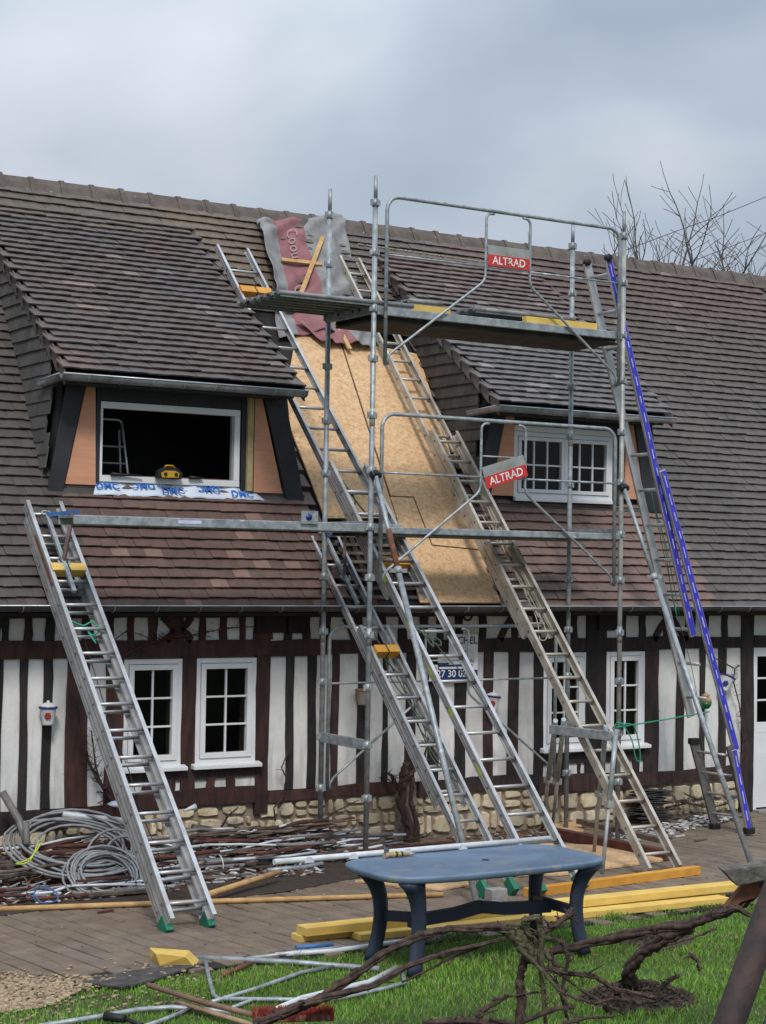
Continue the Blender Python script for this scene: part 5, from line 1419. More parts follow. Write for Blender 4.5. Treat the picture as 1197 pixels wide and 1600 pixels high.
batten(onR(504, 371, .20), onR(469, 462, .20), 'pale batten nailed upright across the grey membrane')
batten(onR(525, 505, .15), onR(547, 546, .15), 'short pale batten at the top of the bare boarding below the deck')
# white sheet with blue print under the left dormer window
xs0, xs1 = -2.02, -.26
A_, B_ = RP(xs0 + .05, s_of_z(3.455), .05), RP(xs1 - .14, s_of_z(3.455), .05); D_, C_ = RP(xs0 - .02, s_of_z(3.32), .045), RP(xs1 + .05, s_of_z(3.325), .045)
sh = cloth('window_sheet', (A_, B_, C_, D_), 40, 6, 0, lambda u, v: .008 * math.sin(u * 23) + .006 * math.sin(u * 51 + v * 3), 'sheet_white', thick=.003)
tag(sh, 'white sheet with blue lettering laid on the tiles under the empty dormer window', 'sheet')
for i, (u, v, t_) in enumerate(((.07, .45, 'DMC'), (.29, .3, 'DMC'), (.46, .62, 'DMC'), (.70, .35, 'DMC'), (.88, .68, 'DMC'))):
    p = (A_ * (1 - u) + B_ * u) * (1 - v) + (D_ * (1 - u) + C_ * u) * v + nR * .022
    text_mesh(t_, p, (1, .0, .0) if i % 2 == 0 else (-1, 0, 0), (uR if i % 2 == 0 else -uR), .075, 'blue_ink', sh, 'lettering', bold=.02)

# ================================================================== TABLE
TZ = .665
tbl = thing('garden_table', 'blue plastic garden table on four curved legs', 'table', (-1.25, -3.5, 0))
cs = [onZ(533, 1349, TZ), onZ(588, 1331, TZ), onZ(822, 1321, TZ), onZ(940, 1339, TZ), onZ(918, 1353, TZ), onZ(640, 1369, TZ)]
cx_, cy_ = -1.215, -3.52
def toppoly(z, k=1.0):
    a, bb_ = .935 * k, .47 * k; P = []
    for t in np.linspace(0, 2 * PI, 48, endpoint=False):
        c, s_ = math.cos(t), math.sin(t); e = 2 / 4.2
        P.append((cx_ + a * abs(c) ** e * (1 if c > 0 else -1), cy_ + .05 + bb_ * abs(s_) ** e * (1 if s_ > 0 else -1), z))
    return P
b = MB(); n = 48
rings = [toppoly(TZ - .048, .965), toppoly(TZ - .045, .99), toppoly(TZ - .012, 1.0), toppoly(TZ - .003, .993), toppoly(TZ, .98), toppoly(TZ, .93), toppoly(TZ - .002, .92), toppoly(TZ - .002, .07), toppoly(TZ - .002, .03)]
vs = [p for r_ in rings for p in r_]; fs = [(i * n + k, i * n + (k + 1) % n, (i + 1) * n + (k + 1) % n, (i + 1) * n + k) for i in range(len(rings) - 1) for k in range(n)]
b._add(vs, fs, True); b.f.append(tuple(reversed(range(n)))); b.sm.append(False); b.mi.append(0)
b.f.append(tuple(8 * n + k for k in range(n))); b.sm.append(False); b.mi.append(0)
b.build('table_top', 'table_top', tbl)
b = MB(); b.lathe((cx_ + .06, cy_ + .02, TZ - .001), [(.028, 0), (.028, .002), (.02, .0025)], 14); b.build('parasol_plug', 'black_rubber', tbl)
for sx, sy in ((-1, -1), (-1, 1), (1, -1), (1, 1)):
    # curved leg: starts wide under the corner, sweeps in, then out to the foot
    b = MB(); K = 12; vs = []
    for i in range(K + 1):
        t = i / K; z = (TZ - .05) * (1 - t)
        off = .0 if t < 0 else (.13 * math.exp(-t * 4.5) + .085 * t ** 2.2)
        x = cx_ + sx * (.635 + off); y = cy_ + sy * (.225 + off * .55)
        wd = .050 + .055 * math.exp(-t * 7) + .008 * t; dp = .034 + .02 * math.exp(-t * 7)
        for k in range(8):
            a = 2 * PI * k / 8 + PI / 8; vs.append((x + math.cos(a) * wd * 1.0, y + math.sin(a) * dp, z))
    fs = [(i * 8 + k, (i + 1) * 8 + k, (i + 1) * 8 + (k + 1) % 8, i * 8 + (k + 1) % 8) for i in range(K) for k in range(8)] + [tuple(range(8)), tuple(K * 8 + k for k in reversed(range(8)))]
    b._add(vs, fs, True); b.build('leg', 'table_leg', tbl)
b = MB()
for sx in (-1, 1):
    P = [(cx_ + sx * .65, cy_ - .25, .30), (cx_ + sx * .58, cy_, .325), (cx_ + sx * .65, cy_ + .25, .30)]; 
    b = MB()
    for p, q in zip(P, P[1:]): b.bar(p, q, .035, .07)
    b.build('side_stretcher', 'table_leg', tbl)
b = MB(); P = [(cx_ - .60, cy_ - .02, .30), (cx_ - .2, cy_, .315), (cx_, cy_, .345), (cx_ + .2, cy_, .315), (cx_ + .60, cy_ - .02, .30)]
for p, q in zip(P, P[1:]): b.bar(p, q, .05, .085)
b.build('long_stretcher', 'table_leg', tbl)
# pipe across the table
p0, p1 = onZ(418, 1353, TZ + .022), onZ(860, 1315, TZ + .022)
p0 = onY(424, 1352, cy_ + .49); p1 = onY(859, 1315, cy_ + .49); p0[2] = TZ + .023; p1[2] = TZ + .023
pp = thing('long_pipe', 'long pale plastic pipe lying across the back of the blue table', 'pipe', (p0 + p1) / 2 - V3(0, 0, .02))
b = MB(); b.tube([p0 + V3(.02, 0, 0), p1], .021, 12); pt_ = b.build('tube', 'white_pipe', pp)
for f_ in (.12, .27, .46, .66):
    c = p0 + (p1 - p0) * f_; b = MB(); b.box((c[0] - .035, c[1] - .03, TZ + .001), (c[0] + .035, c[1] + .03, TZ + .012)); b.box((c[0] - .02, c[1] - .027, TZ + .01), (c[0] + .02, c[1] - .022, TZ + .04)); b.build('pipe_clip', 'white_pipe', pp)
# tool on the table
tc_ = onZ(614, 1340, TZ)
tl_ = thing('cutting_tool', 'small cutting tool with a yellow striped grip lying on the blue table', 'tool', tc_)
b = MB(); b.tube([tc_ + V3(-.07, .0, .02), tc_ + V3(-.03, .01, .022), tc_ + V3(.13, -.01, .016)], [.022, .02, .013], 8); b.build('grip', 'tan_handle', tl_)
for i in range(4):
    b = MB(); c = tc_ + V3(-.0 + i * .022, .004 - i * .003, .021); b.tube([c, c + V3(.009, 0, 0)], .0215 - i * .001, 8); b.build('stripe', 'yellow_cable' if i % 2 == 0 else 'black_rubber', tl_)
b = MB(); b.tube([tc_ + V3(-.06, 0, .03), tc_ + V3(-.075, .0, .09), tc_ + V3(-.04, 0, .05)], [.012, .006, .012], 6); b.build('jaw', 'galva', tl_)
b = MB(); b.tube([tc_ + V3(.13, -.01, .016), tc_ + V3(.18, -.012, .018)], [.014, .006], 8); b.build('tip', 'galva', tl_)

# ================================================================== TIMBER AND POLES ON THE GROUND
def beam(label, p, q, wd, h, m_, z=0.0, group=None, name='timber_beam', cat='beam', bev=.004):
    p, q = V3(*p), V3(*q); b = MB(); b.bar(V3(p[0], p[1], z + h / 2), V3(q[0], q[1], z + h / 2), wd, h); return tag(b.build(name, m_, bevel=bev), label, cat, group)
yb0 = onZ(472, 1478); yb1 = onZ(1150, 1408)
d_ = unit(V3(4.0, -.08, 0))
beam('long yellow beam at the terrace edge, uppermost of the pair behind the table legs', (yb0[0] + .06, yb0[1] + .12, 0), (2.15, -2.62, 0), .15, .062, 'yellow_pine', z=.050, group='yellow beams on the terrace edge')
beam('lower yellow beam nearest the lawn, under the table', (yb0[0] + .45, yb0[1] + .0, 0), (1.75, -2.80, 0), .14, .05, 'yellow_pine', group='yellow beams on the terrace edge')
beam('flat yellow board under the pair of long beams', (yb0[0] + .04, yb0[1] + .17, 0), (1.9, -2.60, 0), .13, .048, 'yellow_pine', group='yellow beams on the terrace edge')
a_, c_ = onZ(822, 1402), onZ(1090, 1366)
beam('amber beam lying on the terrace before the dull ladder feet', a_, c_, .075, .075, 'amber_pine')
# thin poles
def pole(label, pts, r, m_, name='pole', cat='pole', group=None, n=8):
    b = MB(); b.tube(pts, r, n); return tag(b.build(name, m_), label, cat, group)
q0, q1 = onZ(-30, 1426), onZ(692, 1402)
pole('long thin wooden pole lying across the terrace below the debris', [V3(q0[0], q0[1], .022), V3((q0[0] + q1[0]) / 2, (q0[1] + q1[1]) / 2 + .02, .024), V3(q1[0], q1[1], .022)], .022, 'raw_pine')
q0, q1 = onZ(322, 1412), onZ(436, 1381)
pole('short thick wooden pole crossing the long one by the left ladder foot', [V3(q0[0], q0[1], .07), V3(q1[0], q1[1], .10)], .026, 'raw_pine')
# boards of OSB on the terrace
def flat(label, pix, z, th, m_, name='board_offcut', cat='board', group=None):
    b = MB(); b.prism([V3(*onZ(u, v, z)) for u, v in pix][::-1], (0, 0, th)); return tag(b.build(name, m_), label, cat, group)
flat('pale board lying on the terrace under the trestle feet', [(850, 1320), (1020, 1326), (1036, 1346), (880, 1368), (690, 1372), (720, 1350)], .006, .018, 'osb')
flat('narrow board offcut on the terrace seen under the table top', [(555, 1378), (700, 1362), (760, 1378), (690, 1392)], .004, .016, 'osb')
flat('orange tinted board beside the wall behind the trestle', [(860, 1294), (905, 1290), (912, 1305), (872, 1312)], .01, .05, 'osb')
beam('reddish brown old beam lying behind the trestle', onZ(860, 1308), onZ(1045, 1345), .10, .10, 'red_wood', cat='beam')
beam('weathered plank lying against the red beam behind the trestle', onZ(905, 1302), onZ(1040, 1335), .08, .05, 'old_wood', z=.101, name='old_plank', cat='plank')
c = onZ(775, 1411)
cb = MB(); cb.box8([(c[0] - .08, c[1] - .06, 0), (c[0] + .08, c[1] - .06, 0), (c[0] + .08, c[1] + .06, 0), (c[0] - .08, c[1] + .06, 0), (c[0] - .075, c[1] - .055, .12), (c[0] + .075, c[1] - .055, .12), (c[0] + .075, c[1] + .055, .12), (c[0] - .075, c[1] + .055, .12)]); tag(cb.build('concrete_block', 'concrete', bevel=.006), 'small grey concrete block at a ladder foot behind the table', 'block')
# yellow topped item at the left lawn edge
c = onZ(262, 1508)
yb_ = MB(); p = onZ(250, 1509); q = onZ(305, 1511)
yb_.box8([p + V3(0, 0, 0), q + V3(0, 0, 0), q + V3(.12, .18, 0), p + V3(.02, .2, 0), p + V3(-.03, .02, .085), q + V3(-.07, .01, .075), q + V3(.05, .2, .07), p + V3(.03, .24, .075)])
tag(yb_.build('timber_beam', 'yellow_pine', bevel=.004), 'short yellow beam end at the lawn edge touching a grey tube', 'beam')
# dark mat at the edge
flat('dark torn strip of roofing felt at the lawn edge on the left', [(120, 1536), (190, 1522), (250, 1512), (318, 1508), (290, 1516), (240, 1534), (190, 1545)], .0, .012, 'felt', name='felt_strip', cat='felt')
# scaffold guard frame lying on the grass
gf = thing('guard_frame', 'grey scaffold guard frame lying flat on the lawn beside the table', 'scaffold frame', onZ(440, 1540, -.02))
def gpt(u, v, z=.0): return V3(*onZ(u, v, z))
def gtube(label_name, pix, r, parent, m_='galva', z=.0):
    b = MB(); b.tube([gpt(u, v, z) for u, v in pix], r, 10); return b.build(label_name, m_, parent)
gtube('top_rail', [(296, 1496), (450, 1503), (593, 1514)], .020, gf, 'galva')
gtube('side_tube', [(321, 1501), (327, 1530), (334, 1555), (342, 1561), (450, 1562), (530, 1560), (600, 1545), (632, 1536), (628, 1515)], .0145, gf)
gtube('brace', [(330, 1566), (400, 1545), (470, 1520), (520, 1510)], .0145, gf)
gtube('brace', [(362, 1575), (395, 1562), (440, 1560)], .012, gf)
gtube('middle_tube', [(425, 1580), (470, 1560), (520, 1548), (575, 1535), (620, 1512)], .018, gf, 'white_pipe')
g2_ = thing('guard_frame', 'second scaffold frame lying at the bottom left corner of the lawn', 'scaffold frame', onZ(200, 1590, -.02))
gtube('top_rail', [(60, 1604), (160, 1588), (215, 1578), (270, 1574), (320, 1578), (360, 1582)], .017, g2_)
gtube('brace', [(225, 1604), (260, 1592), (296, 1577)], .014, g2_)
b = MB(); b.tube([gpt(164, 1588, .03), gpt(196, 1592, .03)], [.028, .024], 10); b.tube([gpt(196, 1592, .03), gpt(222, 1602, .02)], [.014, .014], 8); tag(b.build('rubber_grip', 'black_rubber'), 'black rubber grip on a bent tube at the bottom left corner', 'grip')
# pipes under and beside the table on the grass
pole('white plastic pipe lying in the grass under the table edge', [gpt(430, 1492, .0), gpt(520, 1486, .01), gpt(620, 1472, .01), gpt(740, 1452, .01)], .018, 'white_pipe', 'plastic_pipe', 'pipe')
pole('thin grey pipe end lying at the terrace edge', [gpt(385, 1498, .0), gpt(470, 1487, .01), gpt(560, 1478, .01)], .014, 'galva', 'plastic_pipe', 'pipe')
pole('teal tube lying against the yellow beams at the lawn edge', [gpt(462, 1481, .01), gpt(520, 1476, .01)], .018, 'blue_paint', 'plastic_pipe', 'pipe')
pole('short brown stick in the grass beside the grey frame', [gpt(347, 1524, .0), gpt(392, 1505, .02)], .016, 'rust', 'stick', 'stick')
# broom and handles in front
br = thing('broom', 'garden broom with red bristles lying at the bottom edge of the picture', 'broom', at_dist(460, 1592, 10.2))
DB = 10.4
bp = lambda u, v, d=DB: V3(*at_dist(u, v, d))
b = MB(); b.tube([bp(231, 1539, 11.2), bp(320, 1567, 10.8), bp(405, 1588)], .017, 10); b.build('handle', 'brown_handle', br)
b = MB(); b.bar(bp(400, 1592), bp(516, 1588), .05, .03); b.build('head', 'brown_handle', br)
b = MB()
for k in range(900):
    t = random.random(); p = bp(400 + 118 * t, 1597 - 3 * t) + V3(random.uniform(-.01, .01), random.uniform(-.03, .03), 0); h_ = random.uniform(.05, .095)
    q = p + V3(random.uniform(-.03, .03), random.uniform(-.03, .03), h_); b.tube([p, q], [.0028, .0016], 3, cap=False)
tag(b.build('bristles', 'red_bristle', br), kind='stuff')
pole('pale wooden tool handle lying beside the broom handle', [bp(277, 1565, 11.0), bp(340, 1585, 10.7), bp(412, 1606, 10.4)], .017, 'tan_handle', 'tool_handle', 'handle')

# ================================================================== GRAPEVINE CUTTINGS
def gnarl(b, pts, r0, r1, knots=True, seg=7, n=7, twigs=0, tw=.12):
    P = []
    for i in range(len(pts) - 1):
        for t in np.linspace(0, 1, seg, endpoint=False): P.append(V3(*pts[i]) * (1 - t) + V3(*pts[i + 1]) * t)
    P.append(V3(*pts[-1])); K = len(P); R = []
    for i in range(K):
        t = i / (K - 1); r_ = r0 * (1 - t) + r1 * t
        if knots and random.random() < .10: r_ *= random.uniform(1.08, 1.25)
        R.append(r_ * random.uniform(.93, 1.07)); P[i] = P[i] + np.array([random.uniform(-1, 1) for _ in range(3)]) * r_ * .20
    if r0 > .016:
        ph = random.uniform(0, 6)
        for q_ in range(4):
            Q_ = []
            for i in range(K):
                d_ = unit(P[min(i + 1, K - 1)] - P[max(i - 1, 0)]); s1 = unit(np.cross(d_, V3(.3, .2, 1))); s2 = np.cross(d_, s1); a_ = ph + q_ * PI / 2 + i * .16
                Q_.append(P[i] + (s1 * math.cos(a_) + s2 * math.sin(a_)) * R[i] * .5 + np.array([random.uniform(-1, 1) for _ in range(3)]) * R[i] * .10)
            b.tube(Q_, [r_ * random.uniform(.48, .66) for r_ in R], 6)
    else: b.tube(P, R, n)
    for _ in range(twigs * 3):
        i = random.randrange(2, K - 1); d = unit([random.uniform(-1, 1), random.uniform(-1, 1), random.uniform(-.3, 1)]); L = random.choice((.35, .4, .5, 1)) * random.uniform(.6, 1) * tw
        p = P[i]; q = p + d * L * .5 + np.array([random.uniform(-1, 1) for _ in range(3)]) * L * .12; e = p + d * L
        b.tube([p, q, e], [min(R[i] * .45, .008), min(R[i] * .32, .006), min(R[i] * .2, .004)], 5)
DV = 10.1
vp = lambda pix, d=DV, dd=0: [V3(*at_dist(u, v, d + dd * i)) for i, (u, v) in enumerate(pix)]
def vine(label, branches, group=None, m_='bark', cat='vine'):
    b = MB()
    for pix, r0, r1, d, dd, tw, tl in branches: gnarl(b, vp(pix, d, dd), r0, r1, twigs=tw, tw=tl)
    return tag(b.build('vine_branch', m_), label, cat, group)
G = 'cut grapevine branches lying over the lawn'
random.seed(77)
vine('forked dark vine branch sweeping up from the broom towards the table', [([(398, 1600), (440, 1585), (500, 1560), (545, 1530), (600, 1490), (650, 1464), (700, 1452), (780, 1448), (800, 1462)], .028, .022, 10.2, .03, 6, .10), ([(405, 1600), (470, 1570), (520, 1556), (585, 1540), (640, 1508), (700, 1488), (790, 1466)], .024, .012, 10.15, .03, 5, .10)], G)
vine('thin pale vine shoot arching left from the knotted vine head', [([(628, 1535), (680, 1510), (720, 1490), (760, 1474)], .006, .010, 10.3, .02, 2, .06)], G)
vine('upright vine trunk below the knotted vine head', [([(812, 1604), (815, 1560), (812, 1530), (818, 1500), (828, 1480)], .028, .022, 10.0, .02, 5, .06)], G)
vine('knotted mossy head of vine shoots in front of the table', [([(806, 1455), (820, 1480), (838, 1500)], .05, .035, 10.0, 0, 12, .12), ([(815, 1440), (840, 1432), (846, 1460), (845, 1520), (850, 1560), (852, 1600)], .020, .010, 9.95, 0, 8, .10), ([(810, 1480), (850, 1520), (880, 1555), (905, 1600)], .014, .006, 9.9, 0, 8, .09), ([(800, 1450), (830, 1500), (870, 1535), (890, 1600)], .012, .007, 10.05, 0, 6, .08), ([(790, 1450), (812, 1446), (836, 1470), (860, 1500)], .022, .014, 10.0, 0, 8, .1)], G, 'bark_green')
vine('dark tangle of short vine shoots right of the knotted head', [([(850, 1465), (880, 1472), (888, 1500), (880, 1540), (885, 1590)], .012, .010, 10.0, 0, 9, .10), ([(840, 1510), (880, 1520), (930, 1526), (960, 1545), (1026, 1560)], .018, .012, 10.0, 0, 9, .12), ([(860, 1490), (872, 1520), (900, 1540)], .014, .008, 10.1, 0, 6, .08), ([(870, 1545), (900, 1560), (930, 1568), (958, 1560)], .010, .006, 9.9, 0, 6, .08), ([(770, 1562), (820, 1553), (842, 1550)], .008, .006, 10.0, 0, 4, .06), ([(835, 1460), (860, 1452), (888, 1430), (895, 1424)], .014, .020, 10.2, .05, 10, .12)], G)
vine('low vine branch along the bottom edge with a forked end', [([(660, 1600), (730, 1594), (800, 1600)], .022, .02, 10.0, 0, 8, .10), ([(745, 1590), (760, 1575), (795, 1555)], .02, .01, 10.0, 0, 5, .10), ([(820, 1595), (870, 1576), (898, 1574)], .016, .010, 9.9, 0, 7, .09), ([(880, 1600), (920, 1590), (962, 1588)], .012, .008, 9.9, 0, 5, .08)], G)
vine('thick bent vine stump rising from the soil heap', [([(992, 1545), (982, 1520), (1000, 1490), (1040, 1468), (1080, 1450)], .045, .030, 11.0, -.1, 6, .10), ([(950, 1575), (962, 1545), (985, 1530)], .036, .024, 11.0, 0, 4, .1)], G)
vine('thick vine branch running right towards the rusty post', [([(860, 1488), (930, 1472), (1000, 1456), (1080, 1444), (1130, 1426), (1160, 1408), (1197, 1380)], .026, .036, 10.6, -.08, 8, .09), ([(1110, 1430), (1150, 1418), (1190, 1440)], .02, .014, 10.0, 0, 4, .08)], G)
vine('thin pale vine twig arching over the lawn on the right', [([(1000, 1482), (1040, 1478), (1080, 1466), (1120, 1450)], .006, .008, 10.8, 0, 2, .06)], G)
vine('small broken vine spur lying in the grass on the right', [([(1078, 1492), (1090, 1500), (1092, 1518)], .014, .006, 11.2, 0, 6, .07)], G)
vine('broken vine root end sticking out of the soil heap', [([(1030, 1545), (1048, 1530), (1062, 1524)], .016, .012, 11.0, 0, 6, .07), ([(960, 1560), (1000, 1568), (1030, 1562), (1028, 1540)], .016, .010, 10.8, 0, 5, .08)], G)
vine('pale dead twigs at the bottom of the soil heap', [([(905, 1545), (945, 1570), (975, 1580)], .010, .006, 10.6, 0, 5, .08), ([(955, 1540), (950, 1570), (975, 1585), (990, 1560)], .010, .007, 10.6, 0, 4, .07)], G)
# rusty post and weathered board at the right edge
b = MB(); dP = 6.3
P0, P1 = at_dist(1139, 1600, 6.2), at_dist(1219, 1380, 6.4)
b.tube([P0 + (P0 - P1) * 3.0, P1 + (P1 - P0) * 1.2], .054, 20); tag(b.build('rusty_post', 'dark_rust'), 'thick rusty leaning steel post at the right edge close to the viewer', 'post')
b = MB(); wp = [at_dist(1128, 1359, 10.0), at_dist(1216, 1349, 10.0), at_dist(1216, 1372, 10.0), at_dist(1152, 1385, 10.0)]
b.prism(wp, (.07, .12, .0)); tag(b.build('weathered_board', 'log_grey', bevel=.008), 'weathered grey board end jutting in from the right edge above the vines', 'board')
b = MB(); b.prism([at_dist(1160, 1384, 10.1), at_dist(1216, 1372, 10.1), at_dist(1216, 1392, 10.1), at_dist(1132, 1418, 10.1)], (.03, .05, 0)); tag(b.build('rusty_plate', 'rust', bevel=.004), 'rust brown plate under the weathered board at the right edge', 'plate')
b = MB(); b.tube([at_dist(1196, 1640, 5.5), at_dist(1226, 1540, 5.7)], .03, 16); tag(b.build('green_tube', 'table_leg'), 'dark green tube in the bottom right corner behind the rusty post', 'tube')

# ================================================================== THINGS ON THE WALL
def wp_(u, v, d=.0): return V3(*onY(u, v, W - d))
def lidded_pot(label, u, v, mark, tilt=0.0, lid=True, body='ceramic', rim='glaze_blue', s=1.0):
    c = wp_(u, v, .10); t = thing('wall_pot', label, 'pot', c)
    ax = V3(math.sin(tilt), 0, math.cos(tilt))
    b = MB(); b.lathe(c, [(.045 * s, -.095 * s), (.052 * s, -.09 * s), (.05 * s, -.07 * s), (.075 * s, .05 * s), (.078 * s, .055 * s), (.066 * s, .055 * s)], 16, axis=tuple(ax)); b.build('pot_body', body, t)
    b = MB(); b.lathe(c, [(.079 * s, .048 * s), (.085 * s, .055 * s), (.084 * s, .066 * s), (.07 * s, .07 * s)], 16, axis=tuple(ax)); b.build('rim', rim, t)
    if lid:
        b = MB(); b.lathe(c, [(.080 * s, .066 * s), (.070 * s, .082 * s), (.035 * s, .100 * s), (.012 * s, .104 * s), (.014 * s, .118 * s), (.004 * s, .122 * s)], 16, axis=tuple(ax)); b.build('lid', body, t)
    if mark:
        sdir_ = unit(CAM_LOC - c); sdir_[2] = 0; sdir_ = unit(sdir_); sx = np.cross(sdir_, V3(0, 0, 1))
        b = MB()
        for k in range(7):
            a = 2 * PI * k / 6; o = c + sdir_ * (.067 * s) + ax * (-.008 * s) + (sx * math.cos(a) + ax * math.sin(a)) * (.020 * s if k < 6 else 0)
            b.blob(o, .013 * s, n=5)
        b.build('painted_flower', mark, t)
    b = MB(); b.box((c[0] - .01, c[1] + .05, c[2] - .02), (c[0] + .01, W - .01, c[2] + .02)); b.build('hook', 'black_rubber', t)
    return t
lidded_pot('white lidded wall pot with red flower on the far left stud', 75, 1116, 'glaze_red')
lidded_pot('plain beige wall pot with no lid behind the left scaffold post', 567, 1087, None, lid=False, body='beige_pot', rim='terracotta', s=.95)
lidded_pot('white lidded wall pot with red flower right of the name signs', 770, 1097, 'glaze_red', tilt=.12, s=.95)
lidded_pot('tilted white pot with blue flower on the right near the door', 1134, 1066, 'glaze_blue', tilt=.45, lid=False, s=1.1)
c = wp_(1103, 1096, .12); t = thing('hanging_pot', 'round hanging pot with yellow top and green bottom behind the blue ladder', 'pot', c)
b = MB(); b.lathe(c, [(.01, -.085), (.04, -.075), (.062, -.04), (.066, -.005)], 14); b.build('lower_half', 'glaze_green', t)
b = MB(); b.lathe(c, [(.065, -.005), (.056, .035), (.04, .055), (.03, .06)], 14); b.build('upper_half', 'raw_pine', t)
b = MB(); b.lathe(c, [(.045, .06), (.048, .07), (.02, .085), (.01, .10)], 14); b.build('cap', 'tan_handle', t)
# signs
p0, p1 = wp_(702, 991, .05), wp_(746, 1064, .05)
t = thing('name_board', 'white sign with black letters and blue foot under the horseshoe', 'sign', (p0 + p1) / 2)
b = MB(); b.box((p0[0], W - .05, p1[2]), (p1[0], W - .035, p0[2])); sb = b.build('board', 'sign_white', t)
b = MB(); b.box((p0[0] + .002, W - .0535, p1[2] + .002), (p1[0] - .002, W - .051, p1[2] + .115)); b.build('blue_foot', 'dark_blue', t)
text_mesh('CHEL', wp_(730.5, 1001, .0545), (1, 0, 0), (0, 0, 1), .072, 'black_ink', t, bold=.012)
text_mesh('ments', wp_(730, 1017, .0545), (1, 0, 0), (0, 0, 1), .026, 'black_ink', t)
text_mesh('AIN', wp_(735, 1033, .0545), (1, 0, 0), (0, 0, 1), .038, 'black_ink', t)
p0, p1 = wp_(671, 1039, .07), wp_(738, 1061, .07)
t = thing('phone_plate', 'blue sign with white phone digits and a red and white emblem', 'sign', (p0 + p1) / 2)
b = MB(); b.box((p0[0], W - .07, p1[2]), (p1[0], W - .058, p0[2])); b.build('board', 'dark_blue', t)
b = MB(); b.box((p0[0], W - .074, p1[2]), (p0[0] + .10, W - .071, p0[2])); b.build('emblem_ground', 'sign_white', t)
b = MB(); P = [(p0[0] + .012, W - .0755, p1[2] + .02), (p0[0] + .05, W - .0755, p1[2] + .012), (p0[0] + .088, W - .0755, p0[2] - .03), (p0[0] + .06, W - .0755, p0[2] - .014), (p0[0] + .02, W - .0755, p0[2] - .04)]; b._add(P, [tuple(range(5))]); b.build('emblem', 'sign_red', t)
text_mesh('27 30 02', wp_(706, 1053, .0745), (1, 0, 0), (0, 0, 1), .072, 'sign_white', t, bold=.015)
b = MB(); a = wp_(686, 1042.5, .0745); c = wp_(728, 1044.5, .0745); b.box((a[0], a[1], c[2]), (c[0], a[1] + .002, a[2])); b.build('pale_line', 'sign_white', t)
t = thing('small_nameplate', 'small pale curved nameplate hanging above the blue sign', 'sign', wp_(698, 1030, .06))
c = wp_(696, 1030, .06); b = MB(); b.prism([(c[0] - .09, W - .06, c[2] - .035), (c[0] + .09, W - .06, c[2] - .035), (c[0] + .09, W - .06, c[2] + .01), (c[0] + .04, W - .06, c[2] + .03), (c[0], W - .06, c[2] + .045), (c[0] - .04, W - .06, c[2] + .03), (c[0] - .09, W - .06, c[2] + .01)], (0, .01, 0)); b.build('plate', 'ceramic', t)
c = wp_(731, 960, .05); b = MB(); b.tube([c + V3(math.cos(a) * .055, 0, math.sin(a) * .06) for a in np.linspace(PI * .75 + PI * .5 - 2.2 - .3, PI * .75 + PI * .5 + 2.6 - .3, 14)], .011, 7); tag(b.build('horseshoe', 'black_rubber'), 'dark iron horseshoe fixed to the frieze above the white sign', 'horseshoe')
# climbing plants
random.seed(5)
def plant(name, label, branches, cat='plant', m_='bark', d=.07):
    b = MB()
    for pix, r0, r1, tw, tl in branches: gnarl(b, [wp_(u, v, d + .02 * math.sin(i * 2)) for i, (u, v) in enumerate(pix)], r0, r1, twigs=tw, tw=tl, seg=5, n=6)
    return tag(b.build(name, m_), label, cat)
plant('climber_trunk', 'twisted dark climber trunk growing up the wall beside the ladders', [([(640, 1330), (638, 1290), (626, 1250), (630, 1215), (634, 1192)], .055, .035, 5, .2), ([(632, 1250), (612, 1212), (600, 1206)], .022, .010, 6, .2), ([(650, 1325), (652, 1290), (642, 1250), (645, 1215)], .035, .018, 4, .15), ([(636, 1215), (662, 1190), (668, 1160)], .02, .008, 3, .3)], d=.14)
plant('climbing_plant', 'bare reddish climber twigs trained along the beam over the left windows', [([(195, 1022), (225, 1008), (262, 996), (300, 992), (350, 982), (398, 979)], .009, .005, 14, .25), ([(200, 1018), (250, 1000), (276, 990), (330, 995)], .007, .004, 10, .25), ([(178, 1000), (200, 985), (230, 996)], .005, .003, 6, .2)], m_='red_wood')
plant('climbing_plant', 'bare leggy shrub against the wall left of the first window', [([(180, 1258), (160, 1230), (140, 1195), (135, 1175)], .020, .010, 12, .22), ([(160, 1232), (150, 1200), (145, 1160), (143, 1142)], .010, .005, 8, .2), ([(137, 1180), (128, 1150), (125, 1110), (120, 1085)], .006, .003, 10, .2)])
plant('climbing_plant', 'dead climber stem curling beside the tilted pot near the door', [([(1100, 1020), (1125, 1032), (1148, 1045)], .006, .008, 3, .15), ([(1152, 1238), (1158, 1200), (1162, 1150), (1155, 1100), (1146, 1065), (1148, 1045), (1156, 1040)], .009, .006, 22, .16)], d=.09)
plant('climbing_plant', 'thin dark stem rising from the debris over the stone plinth', [([(430, 1282), (428, 1262), (443, 1245), (447, 1215), (440, 1200), (452, 1168), (456, 1166)], .008, .006, 3, .1), ([(395, 1300), (440, 1292), (480, 1293)], .007, .005, 3, .1), ([(344, 1296), (356, 1275), (372, 1262)], .012, .008, 2, .1), ([(500, 1285), (530, 1265), (560, 1250)], .006, .005, 2, .1)], d=.10)
plant('climbing_plant', 'brown dry root mass hanging on the plinth right of the windows', [([(1040, 1262), (1075, 1255), (1110, 1262), (1140, 1255)], .012, .008, 22, .12), ([(1070, 1240), (1090, 1250), (1120, 1245)], .010, .006, 14, .12)], d=.06)
